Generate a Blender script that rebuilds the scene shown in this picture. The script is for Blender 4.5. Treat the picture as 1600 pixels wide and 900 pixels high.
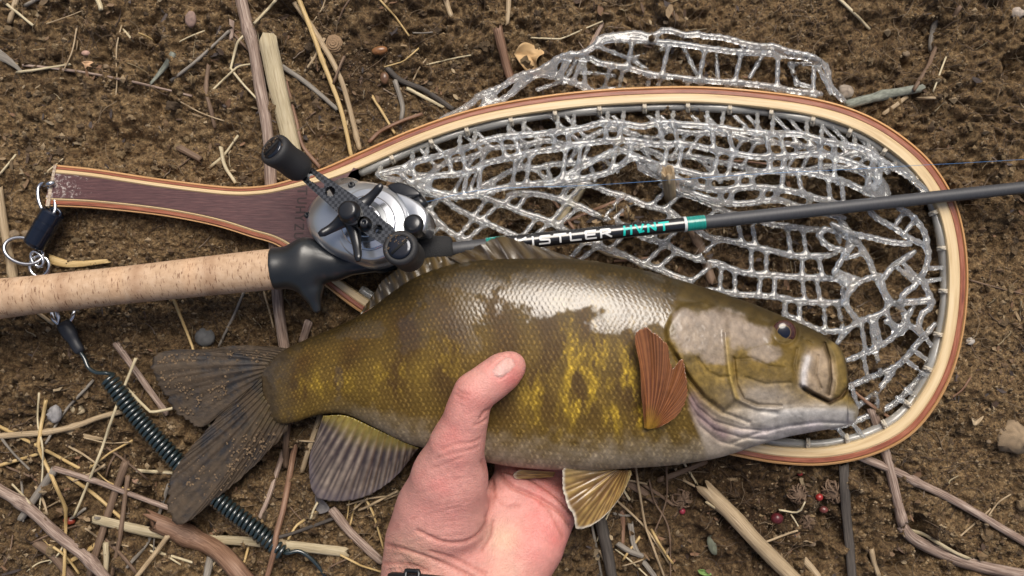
import bpy, math, random
import numpy as np
from mathutils import Vector, Matrix

for _o in list(bpy.data.objects):
    bpy.data.objects.remove(_o, do_unlink=True)
SC = bpy.context.scene
COL = SC.collection
random.seed(7)

# ------------------------------------------------------------------ camera
CAM_H = 0.55            # metres above the mean soil level
HALF_W = 0.30           # half of the ground width seen by the lens
cam_d = bpy.data.cameras.new('camera')
cam_d.sensor_width = 36.0
cam_d.lens = 36.0 * CAM_H / (2 * HALF_W)
cam_d.clip_start = 0.01
cam_d.clip_end = 200.0
cam = bpy.data.objects.new('camera', cam_d)
COL.objects.link(cam)
cam.location = (0, 0, CAM_H)
cam.rotation_euler = (0, 0, 0)
SC.camera = cam

# ------------------------------------------------------------------ light
SUN_ELEV = math.radians(57)
SUN_AZ = math.radians(12)       # measured from +Y (top of the picture) towards +X
world = bpy.data.worlds.new('World')
SC.world = world
world.use_nodes = True
wn = world.node_tree.nodes
wl = world.node_tree.links
wn.clear()
sky = wn.new('ShaderNodeTexSky')
sky.sky_type = 'NISHITA'
sky.sun_disc = False
sky.sun_elevation = SUN_ELEV
sky.sun_rotation = SUN_AZ
sky.air_density = 1.0
sky.dust_density = 6.0
sky.ozone_density = 0.6
bg = wn.new('ShaderNodeBackground')
bg.inputs['Strength'].default_value = 0.09
wo = wn.new('ShaderNodeOutputWorld')
wl.new(sky.outputs[0], bg.inputs['Color'])
wl.new(bg.outputs[0], wo.inputs['Surface'])

sun_d = bpy.data.lights.new('sun', 'SUN')
sun_d.energy = 2.9
sun_d.angle = math.radians(36)
sun_d.color = (1.0, 0.95, 0.87)
sun = bpy.data.objects.new('sun', sun_d)
COL.objects.link(sun)
sun_dir = Vector((math.sin(SUN_AZ) * math.cos(SUN_ELEV), math.cos(SUN_AZ) * math.cos(SUN_ELEV), math.sin(SUN_ELEV)))
sun.rotation_euler = sun_dir.to_track_quat('Z', 'Y').to_euler()
sun.location = sun_dir * 3

SC.view_settings.view_transform = 'Standard'
SC.view_settings.look = 'None'
SC.view_settings.gamma = 1.0
SC.view_settings.use_curve_mapping = False
SC.view_settings.exposure = 0.08

# ------------------------------------------------------------------ helpers
K = HALF_W / 800.0 / CAM_H
def P(px, py, z):
    """point at height z on the line of sight of photograph pixel (px, py)"""
    px = np.asarray(px, float); py = np.asarray(py, float); z = np.asarray(z, float)
    px, py, z = np.broadcast_arrays(px, py, z)
    s = K * (CAM_H - z)
    return np.stack([(px - 800) * s, -(py - 450) * s, z], -1)
def topx(V):
    s = K * (CAM_H - V[..., 2])
    return V[..., 0] / s + 800, 450 - V[..., 1] / s

_tabs = {}
def vnoise(x, y, seed=0):
    if seed not in _tabs:
        _tabs[seed] = np.random.RandomState(seed + 11).rand(256, 256).astype(np.float32)
    t = _tabs[seed]
    xf = np.floor(x); yf = np.floor(y)
    fx = (x - xf); fy = (y - yf)
    xi = xf.astype(np.int64) & 255; yi = yf.astype(np.int64) & 255
    fx = fx * fx * (3 - 2 * fx); fy = fy * fy * (3 - 2 * fy)
    x1 = (xi + 1) & 255; y1 = (yi + 1) & 255
    return (t[xi, yi] * (1 - fx) + t[x1, yi] * fx) * (1 - fy) + (t[xi, y1] * (1 - fx) + t[x1, y1] * fx) * fy
def fbm(x, y, f, octv=4, seed=0, gain=0.5):
    s = 0; a = 1; n = 0
    for i in range(octv):
        c, sn = math.cos(i * 1.1 + seed), math.sin(i * 1.1 + seed)
        s = s + a * vnoise((x * c - y * sn) * f + 17.3 * i, (x * sn + y * c) * f + 5.1 * i, seed + i)
        n += a; a *= gain; f *= 2.03
    return s / n
def sstep(a, b, x):
    t = np.clip((x - a) / (b - a), 0, 1)
    return t * t * (3 - 2 * t)
def cr(pts, n):
    """Catmull-Rom through pts, resampled evenly to n points"""
    p = np.asarray(pts, float)
    if len(p) == 2:
        t = np.linspace(0, 1, n)[:, None]
        return p[0] * (1 - t) + p[1] * t
    e = np.vstack([2 * p[0] - p[1], p, 2 * p[-1] - p[-2]])
    out = []
    for i in range(len(p) - 1):
        a, b, c, d = e[i], e[i + 1], e[i + 2], e[i + 3]
        t = np.linspace(0, 1, 16, endpoint=False)[:, None]
        out.append(.5 * (2 * b + (c - a) * t + (2 * a - 5 * b + 4 * c - d) * t ** 2 + (3 * b - a - 3 * c + d) * t ** 3))
    return lin(np.vstack(out + [p[-1:]]), n)
def lin(pts, n):
    p = np.asarray(pts, float)
    d = np.r_[0, np.cumsum(np.linalg.norm(np.diff(p, axis=0), axis=1))]
    t = np.linspace(0, d[-1], n)
    return np.stack([np.interp(t, d, p[:, k]) for k in range(p.shape[1])], -1)
def seg_dist(px, py, poly, closed=False):
    poly = np.asarray(poly, float)
    if closed: poly = np.vstack([poly, poly[:1]])
    best = np.full(px.shape, 1e9)
    for a, b in zip(poly[:-1], poly[1:]):
        ab = b - a; L = ab @ ab + 1e-9
        t = np.clip(((px - a[0]) * ab[0] + (py - a[1]) * ab[1]) / L, 0, 1)
        best = np.minimum(best, (px - a[0] - t * ab[0]) ** 2 + (py - a[1] - t * ab[1]) ** 2)
    return np.sqrt(best)
def inside(px, py, poly):
    poly = np.asarray(poly, float); c = np.zeros(px.shape, bool)
    q = np.roll(poly, 1, axis=0)
    for (x0, y0), (x1, y1) in zip(poly, q):
        if y0 == y1: continue
        c ^= ((y0 > py) != (y1 > py)) & (px < (x1 - x0) * (py - y0) / (y1 - y0) + x0)
    return c
def sdist(px, py, poly):
    d = seg_dist(px, py, poly, True)
    return np.where(inside(px, py, poly), -d, d)

def mk(name, V, F, mat, parent=None, smooth=True, col=None, att=None, center=True):
    """link ONE mesh object; world coordinates in V"""
    V = np.asarray(V, np.float64)
    me = bpy.data.meshes.new(name)
    o = bpy.data.objects.new(name, me)
    loc = np.zeros(3)
    if parent is None and center:
        loc = np.array([(V[:, 0].min() + V[:, 0].max()) / 2, (V[:, 1].min() + V[:, 1].max()) / 2, V[:, 2].min()])
    V = V - loc
    if isinstance(F, np.ndarray):
        k = F.shape[1]
        me.vertices.add(len(V)); me.vertices.foreach_set('co', V.astype(np.float32).ravel())
        me.loops.add(F.size); me.loops.foreach_set('vertex_index', F.astype(np.int32).ravel())
        me.polygons.add(len(F)); me.polygons.foreach_set('loop_start', np.arange(0, F.size, k, dtype=np.int32))
        me.update(calc_edges=True)
    else:
        me.from_pydata(V.tolist(), [], [list(map(int, f)) for f in F])
        me.update()
    me.polygons.foreach_set('use_smooth', np.full(len(me.polygons), bool(smooth)))
    if col is not None:
        a = me.color_attributes.new('Col', 'FLOAT_COLOR', 'POINT')
        c = np.ones((len(V), 4), np.float32); c[:, :3] = col
        a.data.foreach_set('color', c.ravel())
    for k_, v_ in (att or {}).items():
        v_ = np.asarray(v_, np.float32)
        if v_.ndim == 1:
            a = me.attributes.new(k_, 'FLOAT', 'POINT'); a.data.foreach_set('value', v_)
        else:
            a = me.attributes.new(k_, 'FLOAT_VECTOR', 'POINT'); a.data.foreach_set('vector', v_.ravel())
    if mat is not None: me.materials.append(mat)
    COL.objects.link(o)
    o.location = loc
    if parent is not None:
        o.parent = parent
        o.location = -np.array(root_loc(parent))
    return o
def root_loc(o):
    v = np.array(o.location)
    while o.parent is not None:
        o = o.parent; v = v + np.array(o.location)
    return v
def thing(name, label, cat, loc, group=None):
    o = bpy.data.objects.new(name, None)
    o.empty_display_size = 0.01
    COL.objects.link(o); o.location = loc
    return tag(o, label, cat, group)
def tag(o, label, cat, group=None):
    o['label'] = label; o['category'] = cat
    if group: o['group'] = group
    return o

class MB:
    """collects shapes into one mesh"""
    def __init__(s): s.v = []; s.f = []; s.t = []; s.c = []; s.n = 0
    def add(s, V, F, T=None, C=None):
        V = np.asarray(V, float)
        s.v.append(V)
        for f in F: s.f.append([int(i) + s.n for i in f])
        s.t.append(np.zeros((len(V), 3)) if T is None else T)
        s.c.append(np.ones((len(V), 3)) * (0.5 if C is None else np.asarray(C)))
        s.n += len(V)
    def build(s, name, mat, parent=None, smooth=True, **k):
        return mk(name, np.vstack(s.v), s.f, mat, parent, smooth, col=np.vstack(s.c), att={'tuv': np.vstack(s.t)}, **k)

def frames(pts):
    pts = np.asarray(pts, float); n = len(pts)
    t = np.gradient(pts, axis=0); t /= np.linalg.norm(t, axis=1)[:, None] + 1e-12
    up = np.array([0, 0, 1.0])
    if abs(t[0] @ up) > .9: up = np.array([0, 1.0, 0])
    u = np.cross(up, t[0]); u /= np.linalg.norm(u)
    U = [u]
    for i in range(1, n):
        u = U[-1] - t[i] * (U[-1] @ t[i]); u /= np.linalg.norm(u) + 1e-12
        U.append(u)
    U = np.array(U); W = np.cross(t, U)
    return t, U, W
def tube(pts, r, sides=10, flat=1.0, flute=0.0, nfl=7, closed=False, cap=True):
    """swept tube -> verts, faces, (cos, sin, length) coordinates"""
    pts = np.asarray(pts, float); n = len(pts)
    r = np.broadcast_to(np.asarray(r, float), (n,))
    t, U, W = frames(pts)
    ph = np.arange(sides) * 2 * math.pi / sides
    m = 1 + flute * np.cos(ph * nfl)
    c, s_ = np.cos(ph) * m, np.sin(ph) * m * flat
    V = pts[:, None] + r[:, None, None] * (c[None, :, None] * U[:, None] + s_[None, :, None] * W[:, None])
    L = np.r_[0, np.cumsum(np.linalg.norm(np.diff(pts, axis=0), axis=1))]
    T = np.stack([r[:, None] * c[None], r[:, None] * s_[None], np.repeat(L[:, None], sides, 1)], -1)
    F = []
    m_ = n if closed else n - 1
    for i in range(m_):
        i2 = (i + 1) % n
        for j in range(sides):
            j2 = (j + 1) % sides
            F.append((i * sides + j, i * sides + j2, i2 * sides + j2, i2 * sides + j))
    if cap and not closed:
        F.append(tuple(range(sides - 1, -1, -1)))
        F.append(tuple((n - 1) * sides + j for j in range(sides)))
    return V.reshape(-1, 3), F, T.reshape(-1, 3)
def lathe(a, b, prof, sides=32):
    """profile [(t along a->b in 0..1, radius)], closed by caps"""
    a = np.asarray(a, float); b = np.asarray(b, float)
    d = b - a; L = np.linalg.norm(d); d = d / L
    up = np.array([0, 1.0, 0]) if abs(d[2]) > .8 else np.array([0, 0, 1.0])
    u = np.cross(up, d); u /= np.linalg.norm(u); w = np.cross(d, u)
    ph = np.arange(sides) * 2 * math.pi / sides
    V = []; T = []
    for t, r in prof:
        V.append(a + d * L * t + r * (np.cos(ph)[:, None] * u + np.sin(ph)[:, None] * w))
        T.append(np.stack([r * np.cos(ph), r * np.sin(ph), np.full(sides, L * t)], -1))
    F = []
    for i in range(len(prof) - 1):
        for j in range(sides):
            j2 = (j + 1) % sides
            F.append((i * sides + j, i * sides + j2, (i + 1) * sides + j2, (i + 1) * sides + j))
    F.append(tuple(range(sides - 1, -1, -1)))
    F.append(tuple((len(prof) - 1) * sides + j for j in range(sides)))
    return np.vstack(V), F, np.vstack(T)

class Vox:
    """distance field on a voxel grid, smooth unions, meshed with surface nets"""
    def __init__(s, lo, hi, h):
        s.lo = np.asarray(lo, float); s.h = h
        s.n = np.ceil((np.asarray(hi) - s.lo) / h).astype(int) + 1
        s.F = np.full(s.n, 0.05, np.float32)
        s.ax = [s.lo[i] + h * np.arange(s.n[i]) for i in range(3)]
    def cone(s, a, b, ra, rb, k, sub=False, zs=1.0):
        a = np.asarray(a, float); b = np.asarray(b, float)
        m = max(ra, rb) + k + 2 * s.h
        i0 = np.maximum(np.floor((np.minimum(a, b) - m - s.lo) / s.h).astype(int), 0)
        i1 = np.minimum(np.ceil((np.maximum(a, b) + m - s.lo) / s.h).astype(int) + 1, s.n)
        if (i1 <= i0).any(): return
        X = s.ax[0][i0[0]:i1[0], None, None].astype(np.float32)
        Y = s.ax[1][None, i0[1]:i1[1], None].astype(np.float32)
        Z = s.ax[2][None, None, i0[2]:i1[2]].astype(np.float32)
        d = b - a; L2 = d @ d + 1e-12
        t = np.clip(((X - a[0]) * d[0] + (Y - a[1]) * d[1] + (Z - a[2]) * d[2]) / L2, 0, 1)
        D = np.sqrt((X - a[0] - t * d[0]) ** 2 + (Y - a[1] - t * d[1]) ** 2 + ((Z - a[2] - t * d[2]) / zs) ** 2) - (ra + (rb - ra) * t)
        sl = tuple(slice(i0[i], i1[i]) for i in range(3))
        G = s.F[sl]
        if sub:
            D = -D
            hh = np.clip(.5 - .5 * (D - G) / k, 0, 1)
            s.F[sl] = D * (1 - hh) + G * hh + k * hh * (1 - hh)
            return
        hh = np.clip(.5 + .5 * (D - G) / k, 0, 1)
        s.F[sl] = D * (1 - hh) + G * hh - k * hh * (1 - hh)
    def path(s, pts, r, k):
        r = np.broadcast_to(np.asarray(r, float), (len(pts),))
        for i in range(len(pts) - 1): s.cone(pts[i], pts[i + 1], r[i], r[i + 1], k)
    def mesh(s):
        F = s.F; S = F < 0
        nx, ny, nz = F.shape
        cnt = np.zeros((nx - 1, ny - 1, nz - 1), np.int8)
        for dx in (0, 1):
            for dy in (0, 1):
                for dz in (0, 1):
                    cnt += S[dx:nx - 1 + dx, dy:ny - 1 + dy, dz:nz - 1 + dz]
        act = (cnt > 0) & (cnt < 8)
        I = np.argwhere(act)
        idx = np.full(act.shape, -1, np.int32); idx[act] = np.arange(len(I))
        acc = np.zeros((len(I), 3)); num = np.zeros(len(I))
        co = [(x, y, z) for x in (0, 1) for y in (0, 1) for z in (0, 1)]
        for p in co:
            for a in range(3):
                if p[a]: continue
                q = list(p); q[a] = 1
                f0 = F[I[:, 0] + p[0], I[:, 1] + p[1], I[:, 2] + p[2]]
                f1 = F[I[:, 0] + q[0], I[:, 1] + q[1], I[:, 2] + q[2]]
                m = (f0 < 0) != (f1 < 0)
                t = np.where(m, f0 / np.where(m, f0 - f1, 1), 0)
                pt = np.array(p, float)[None].repeat(len(I), 0); pt[:, a] += t
                acc[m] += pt[m]; num[m] += 1
        V = s.lo + s.h * (I + acc / num[:, None])
        faces = []
        for a in range(3):
            b, c = (a + 1) % 3, (a + 2) % 3
            sl0 = [slice(None)] * 3; sl1 = [slice(None)] * 3
            sl0[a] = slice(0, -1); sl1[a] = slice(1, None)
            for q in (b, c):
                sl0[q] = slice(1, -1); sl1[q] = slice(1, -1)
            A = S[tuple(sl0)]; B = S[tuple(sl1)]
            E = np.argwhere(A != B); inn = A[tuple(E.T)]
            E = E.copy(); E[:, b] += 1; E[:, c] += 1
            def at(ob, oc):
                e = E.copy(); e[:, b] -= ob; e[:, c] -= oc
                return idx[e[:, 0], e[:, 1], e[:, 2]]
            q = np.stack([at(1, 1), at(0, 1), at(0, 0), at(1, 0)], -1)
            q[~inn] = q[~inn][:, ::-1]
            faces.append(q)
        return V, np.vstack(faces)
def smooth_mesh(V, F, it=2, lam=.5):
    for _ in range(it):
        acc = np.zeros_like(V); n = np.zeros(len(V))
        for k in range(4):
            a, b = F[:, k], F[:, (k + 1) % 4]
            for q in range(3):
                acc[:, q] += np.bincount(a, V[b, q], len(V)) + np.bincount(b, V[a, q], len(V))
            n += np.bincount(a, minlength=len(V)) + np.bincount(b, minlength=len(V))
        V = V + lam * (acc / n[:, None] - V)
    return V
def vnormals(V, F):
    n = np.cross(V[F[:, 2]] - V[F[:, 0]], V[F[:, 3 % F.shape[1]]] - V[F[:, 1]]) if F.shape[1] == 4 else np.cross(V[F[:, 1]] - V[F[:, 0]], V[F[:, 2]] - V[F[:, 0]])
    N = np.zeros_like(V)
    for k in range(F.shape[1]):
        for q in range(3): N[:, q] += np.bincount(F[:, k], n[:, q], len(V))
    return N / (np.linalg.norm(N, axis=1)[:, None] + 1e-15)

# ------------------------------------------------------------------ materials
def newmat(name):
    m = bpy.data.materials.new(name); m.use_nodes = True
    return m, m.node_tree.nodes, m.node_tree.links, m.node_tree.nodes['Principled BSDF']
def setp(b, **k):
    for n_, v in k.items():
        b.inputs[n_.replace('_', ' ')].default_value = v
def coords(N, L, vec, scale):
    if vec == 'obj':
        s = N.new('ShaderNodeNewGeometry').outputs['Position']
    else:
        a = N.new('ShaderNodeAttribute'); a.attribute_name = vec; s = a.outputs['Vector']
    mp = N.new('ShaderNodeMapping'); mp.inputs['Scale'].default_value = scale
    L.new(s, mp.inputs['Vector'])
    return mp.outputs[0]
def noise(N, L, vec, detail=6, rough=.6, dist=0.0):
    n = N.new('ShaderNodeTexNoise'); n.inputs['Scale'].default_value = 1
    n.inputs['Detail'].default_value = detail; n.inputs['Roughness'].default_value = rough
    n.inputs['Distortion'].default_value = dist
    L.new(vec, n.inputs['Vector'])
    return n.outputs['Fac']
def ramp(N, L, fac, stops):
    r = N.new('ShaderNodeValToRGB')
    while len(r.color_ramp.elements) < len(stops): r.color_ramp.elements.new(.5)
    for e, (p, c) in zip(r.color_ramp.elements, stops):
        e.position = p; e.color = (*c, 1)
    L.new(fac, r.inputs['Fac'])
    return r.outputs['Color']
def bump(N, L, b, fac, strength, dist):
    bp = N.new('ShaderNodeBump'); bp.inputs['Strength'].default_value = strength
    bp.inputs['Distance'].default_value = dist
    L.new(fac, bp.inputs['Height']); L.new(bp.outputs[0], b.inputs['Normal'])
    return bp
def nmat(name, stops, vec='tuv', scale=(1500, 1500, 70), detail=8, rough=.7, bd=.0006, bs=.8, **k):
    m, N, L, b = newmat(name)
    c = coords(N, L, vec, scale)
    f = noise(N, L, c, detail)
    L.new(ramp(N, L, f, stops), b.inputs['Base Color'])
    setp(b, Roughness=rough, **k)
    if bs: bump(N, L, b, f, bs, bd)
    return m
def cmat(name, rough=.6, nscale=1500, bd=.0002, bs=.5, rough_att=None, **k):
    """pigment from the mesh's own colour attribute, fine noise relief"""
    m, N, L, b = newmat(name)
    a = N.new('ShaderNodeAttribute'); a.attribute_name = 'Col'
    L.new(a.outputs['Color'], b.inputs['Base Color'])
    setp(b, Roughness=rough, **k)
    if rough_att:
        a2 = N.new('ShaderNodeAttribute'); a2.attribute_name = rough_att
        L.new(a2.outputs['Fac'], b.inputs['Roughness'])
    if bs:
        bump(N, L, b, noise(N, L, coords(N, L, 'obj', (nscale,) * 3), 4), bs, bd)
    return m
def pmat(name, c, rough=.5, nscale=0, bd=.0002, bs=.4, **k):
    m, N, L, b = newmat(name)
    setp(b, Base_Color=(*c, 1), Roughness=rough, **k)
    if nscale: bump(N, L, b, noise(N, L, coords(N, L, 'obj', (nscale,) * 3), 4), bs, bd)
    return m

# ------------------------------------------------------------------ ground
def ground_z(x, y):
    comp = sstep(.45, .7, fbm(x, y, 7, 2, 40))          # compacted, smoother patches
    lump = fbm(x, y, 14, 3, 1)
    wx = x + .004 * (fbm(x, y, 90, 2, 23) - .5); wy = y + .004 * (fbm(x, y, 90, 2, 27) - .5)
    b1 = np.abs(2 * fbm(wx, wy, 55, 3, 5) - 1)
    b2 = np.abs(2 * vnoise(wx * 190 + 3, wy * 190, 9) - 1)
    b3 = vnoise(wx * 330, wy * 330 + 7, 14); b4 = vnoise(x * 640, y * 640, 15)
    pit = sstep(.60, .80, fbm(x, y, 38, 3, 44))
    z = .016 * (lump - .55) + (1 - .6 * comp) * (.0150 * b1 + .0062 * b2 - .014 * pit) + .0032 * (b3 - .5) * (1 - .4 * comp) + .0026 * (b4 - .5)
    return z - .003
def make_ground():
    def axis(half, step):
        inner = np.arange(-half, half + step / 2, step)
        out = []; s = step; v = half
        while v < 60:
            s *= 1.5; v += s; out.append(v)
        return np.r_[-np.array(out[::-1]), inner, np.array(out)]
    xs = axis(.312, .00077); ys = axis(.182, .00077)
    X, Y = np.meshgrid(xs, ys, indexing='ij')
    Z = ground_z(X, Y) * 1.0
    far = np.maximum(np.abs(X), np.abs(Y))
    Z = Z + .25 * sstep(2, 30, far) * (fbm(X, Y, .08, 3, 77) - .5)
    V = np.stack([X, Y, Z], -1).reshape(-1, 3)
    nx, ny = len(xs), len(ys)
    i, j = np.meshgrid(np.arange(nx - 1), np.arange(ny - 1), indexing='ij')
    a = (i * ny + j).ravel()
    F = np.stack([a, a + ny, a + ny + 1, a + 1], -1)
    px = X / K / CAM_H + 800; py = 450 - Y / K / CAM_H
    wet = np.zeros(X.shape)
    for cx, cy, rx, ry, w in [(1150, 790, 260, 120, .9), (150, 640, 260, 200, .55), (1150, 420, 350, 160, .6), (560, 100, 90, 90, .7),
                              (60, 100, 90, 60, .5), (480, 620, 120, 200, .4), (1250, 60, 150, 60, .35), (200, 400, 200, 60, .35), (1560, 330, 60, 120, .1)]:
        wet = np.maximum(wet, w * np.exp(-((px - cx) / rx) ** 2 - ((py - cy) / ry) ** 2))
    wet = np.clip(wet + .6 * (fbm(X, Y, 22, 3, 60) - .5), 0, 1)
    m, N, L, b = newmat('soil')
    n1 = noise(N, L, coords(N, L, 'obj', (260, 260, 260)), 8, .72)
    n2 = noise(N, L, coords(N, L, 'obj', (750, 750, 750)), 6, .75)
    c1 = ramp(N, L, n1, [(.30, (.036, .021, .011)), (.44, (.125, .078, .039)), (.56, (.235, .158, .080)), (.70, (.38, .275, .155))])
    c2 = ramp(N, L, n2, [(.33, (.28, .25, .23)), (.48, (.95, .95, .95)), (.66, (1.7, 1.62, 1.5))])
    mx = N.new('ShaderNodeMix'); mx.data_type = 'RGBA'; mx.blend_type = 'MULTIPLY'; mx.inputs[0].default_value = 1
    L.new(c1, mx.inputs[6]); L.new(c2, mx.inputs[7])
    at = N.new('ShaderNodeAttribute'); at.attribute_name = 'wet'
    mw = N.new('ShaderNodeMix'); mw.data_type = 'RGBA'; mw.blend_type = 'MULTIPLY'
    L.new(at.outputs['Fac'], mw.inputs[0]); L.new(mx.outputs[2], mw.inputs[6]); mw.inputs[7].default_value = (.27, .235, .225, 1)
    L.new(mw.outputs[2], b.inputs['Base Color'])
    setp(b, Roughness=.9, Specular_IOR_Level=.25)
    bump(N, L, b, n2, 1.0, .0022)
    g = mk('ground', V, F, m, None, True, att={'wet': wet.ravel()}, center=False)
    g['kind'] = 'structure'
    return m
SOIL = make_ground()
rs = np.random.RandomState(3)

def ico():
    t = (1 + 5 ** .5) / 2
    v = np.array([(-1, t, 0), (1, t, 0), (-1, -t, 0), (1, -t, 0), (0, -1, t), (0, 1, t), (0, -1, -t), (0, 1, -t), (t, 0, -1), (t, 0, 1), (-t, 0, -1), (-t, 0, 1)], float)
    v /= np.linalg.norm(v[0])
    f = np.array([(0, 11, 5), (0, 5, 1), (0, 1, 7), (0, 7, 10), (0, 10, 11), (1, 5, 9), (5, 11, 4), (11, 10, 2), (10, 7, 6), (7, 1, 8),
                  (3, 9, 4), (3, 4, 2), (3, 2, 6), (3, 6, 8), (3, 8, 9), (4, 9, 5), (2, 4, 11), (6, 2, 10), (8, 6, 7), (9, 8, 1)])
    return v, f
def make_crumbs(n=48000):
    v = np.array([(1, 0, 0), (-1, 0, 0), (0, 1, 0), (0, -1, 0), (0, 0, 1), (0, 0, -1)], float)
    f = np.array([(0, 2, 4), (2, 1, 4), (1, 3, 4), (3, 0, 4), (2, 0, 5), (1, 2, 5), (3, 1, 5), (0, 3, 5)])
    x = rs.uniform(-.33, .33, n * 3); y = rs.uniform(-.195, .195, n * 3)
    keep = rs.rand(n * 3) < sstep(.35, .65, fbm(x, y, 30, 3, 70)) + .2
    x = x[keep][:n]; y = y[keep][:n]; n = len(x)
    r = .00055 * np.exp(rs.normal(0, .48, n)); r = np.clip(r, .00028, .0028)
    V = v[None] * (1 + rs.uniform(-.35, .35, (n, 6, 1))) * r[:, None, None] * rs.uniform(.6, 1.3, (n, 1, 3))
    V = V + np.stack([x, y, ground_z(x, y) + r * .35], -1)[:, None]
    F = f[None] + 6 * np.arange(n)[:, None, None]
    pal = np.array([(.14, .09, .045), (.21, .145, .075), (.085, .055, .03), (.27, .20, .12), (.12, .075, .04)])
    C = pal[rs.randint(0, 5, n)] * rs.uniform(.7, 1.2, (n, 1))
    o = mk('soil_crumbs', V.reshape(-1, 3), F.reshape(-1, 3), cmat('soil_crumb', .9, 2500, .0003, .8), None, False, col=np.repeat(C, 6, 0), center=False)
    o['kind'] = 'stuff'; o['label'] = 'loose brown soil crumbs strewn over the bare ground'; o['category'] = 'soil'
make_crumbs()
def make_fibres(name, n, r0, lmin, lmax, cols, label, seed, thr, bend=.3):
    q = np.random.RandomState(seed)
    VV = []; FF = []; CC = []; k = 0
    S = 3; M = 7
    ring = np.arange(S) * 2 * math.pi / S
    base = [(i * S + j, i * S + (j + 1) % S, (i + 1) * S + (j + 1) % S, (i + 1) * S + j) for i in range(M - 1) for j in range(S)]
    base = np.array(base)
    tries = 0
    while k < n and tries < n * 8:
        tries += 1
        x, y = q.uniform(-.32, .32), q.uniform(-.19, .19)
        if fbm(np.array([x]), np.array([y]), 24, 2, seed)[0] < thr: continue
        L = q.uniform(lmin, lmax); a = q.uniform(0, 6.28); da = q.normal(0, bend)
        pts = [(x, y)]
        for i in range(M - 1):
            a += da + q.normal(0, bend * .6)
            pts.append((pts[-1][0] + math.cos(a) * L / M, pts[-1][1] + math.sin(a) * L / M))
        pts = np.array(pts)
        z = ground_z(pts[:, 0], pts[:, 1]) + r0 * 1.2 + q.uniform(0, .0012)
        z = np.maximum(z, (z.mean() + z) / 2)
        p3 = np.c_[pts, z]
        t, U, W = frames(p3)
        r = r0 * q.uniform(.6, 1.5) * np.linspace(1, .5, M)
        V = p3[:, None] + r[:, None, None] * (np.cos(ring)[None, :, None] * U[:, None] + np.sin(ring)[None, :, None] * W[:, None])
        VV.append(V.reshape(-1, 3)); FF.append(base + k * S * M)
        CC.append(np.repeat([np.array(cols[q.randint(len(cols))]) * q.uniform(.6, 1.25)], S * M, 0)); k += 1
    o = mk(name, np.vstack(VV), np.vstack(FF), cmat(name + '_fibre', .8, 900, .0001, .3), None, True, col=np.vstack(CC), center=False)
    o['kind'] = 'stuff'; o['label'] = label; o['category'] = 'roots'
make_fibres('root_fibres', 2800, .00020, .008, .03, [(.10, .065, .04), (.16, .11, .07), (.22, .16, .10), (.07, .045, .03)],
            'fine brown rootlets and plant fibres matted in the soil', 21, .42)
make_fibres('straw_bits', 380, .00042, .004, .014, [(.30, .23, .13), (.36, .29, .18), (.16, .11, .07), (.20, .15, .11), (.11, .07, .045)],
            'tiny broken bits of straw strewn over the soil', 33, .45, .035)

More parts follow.
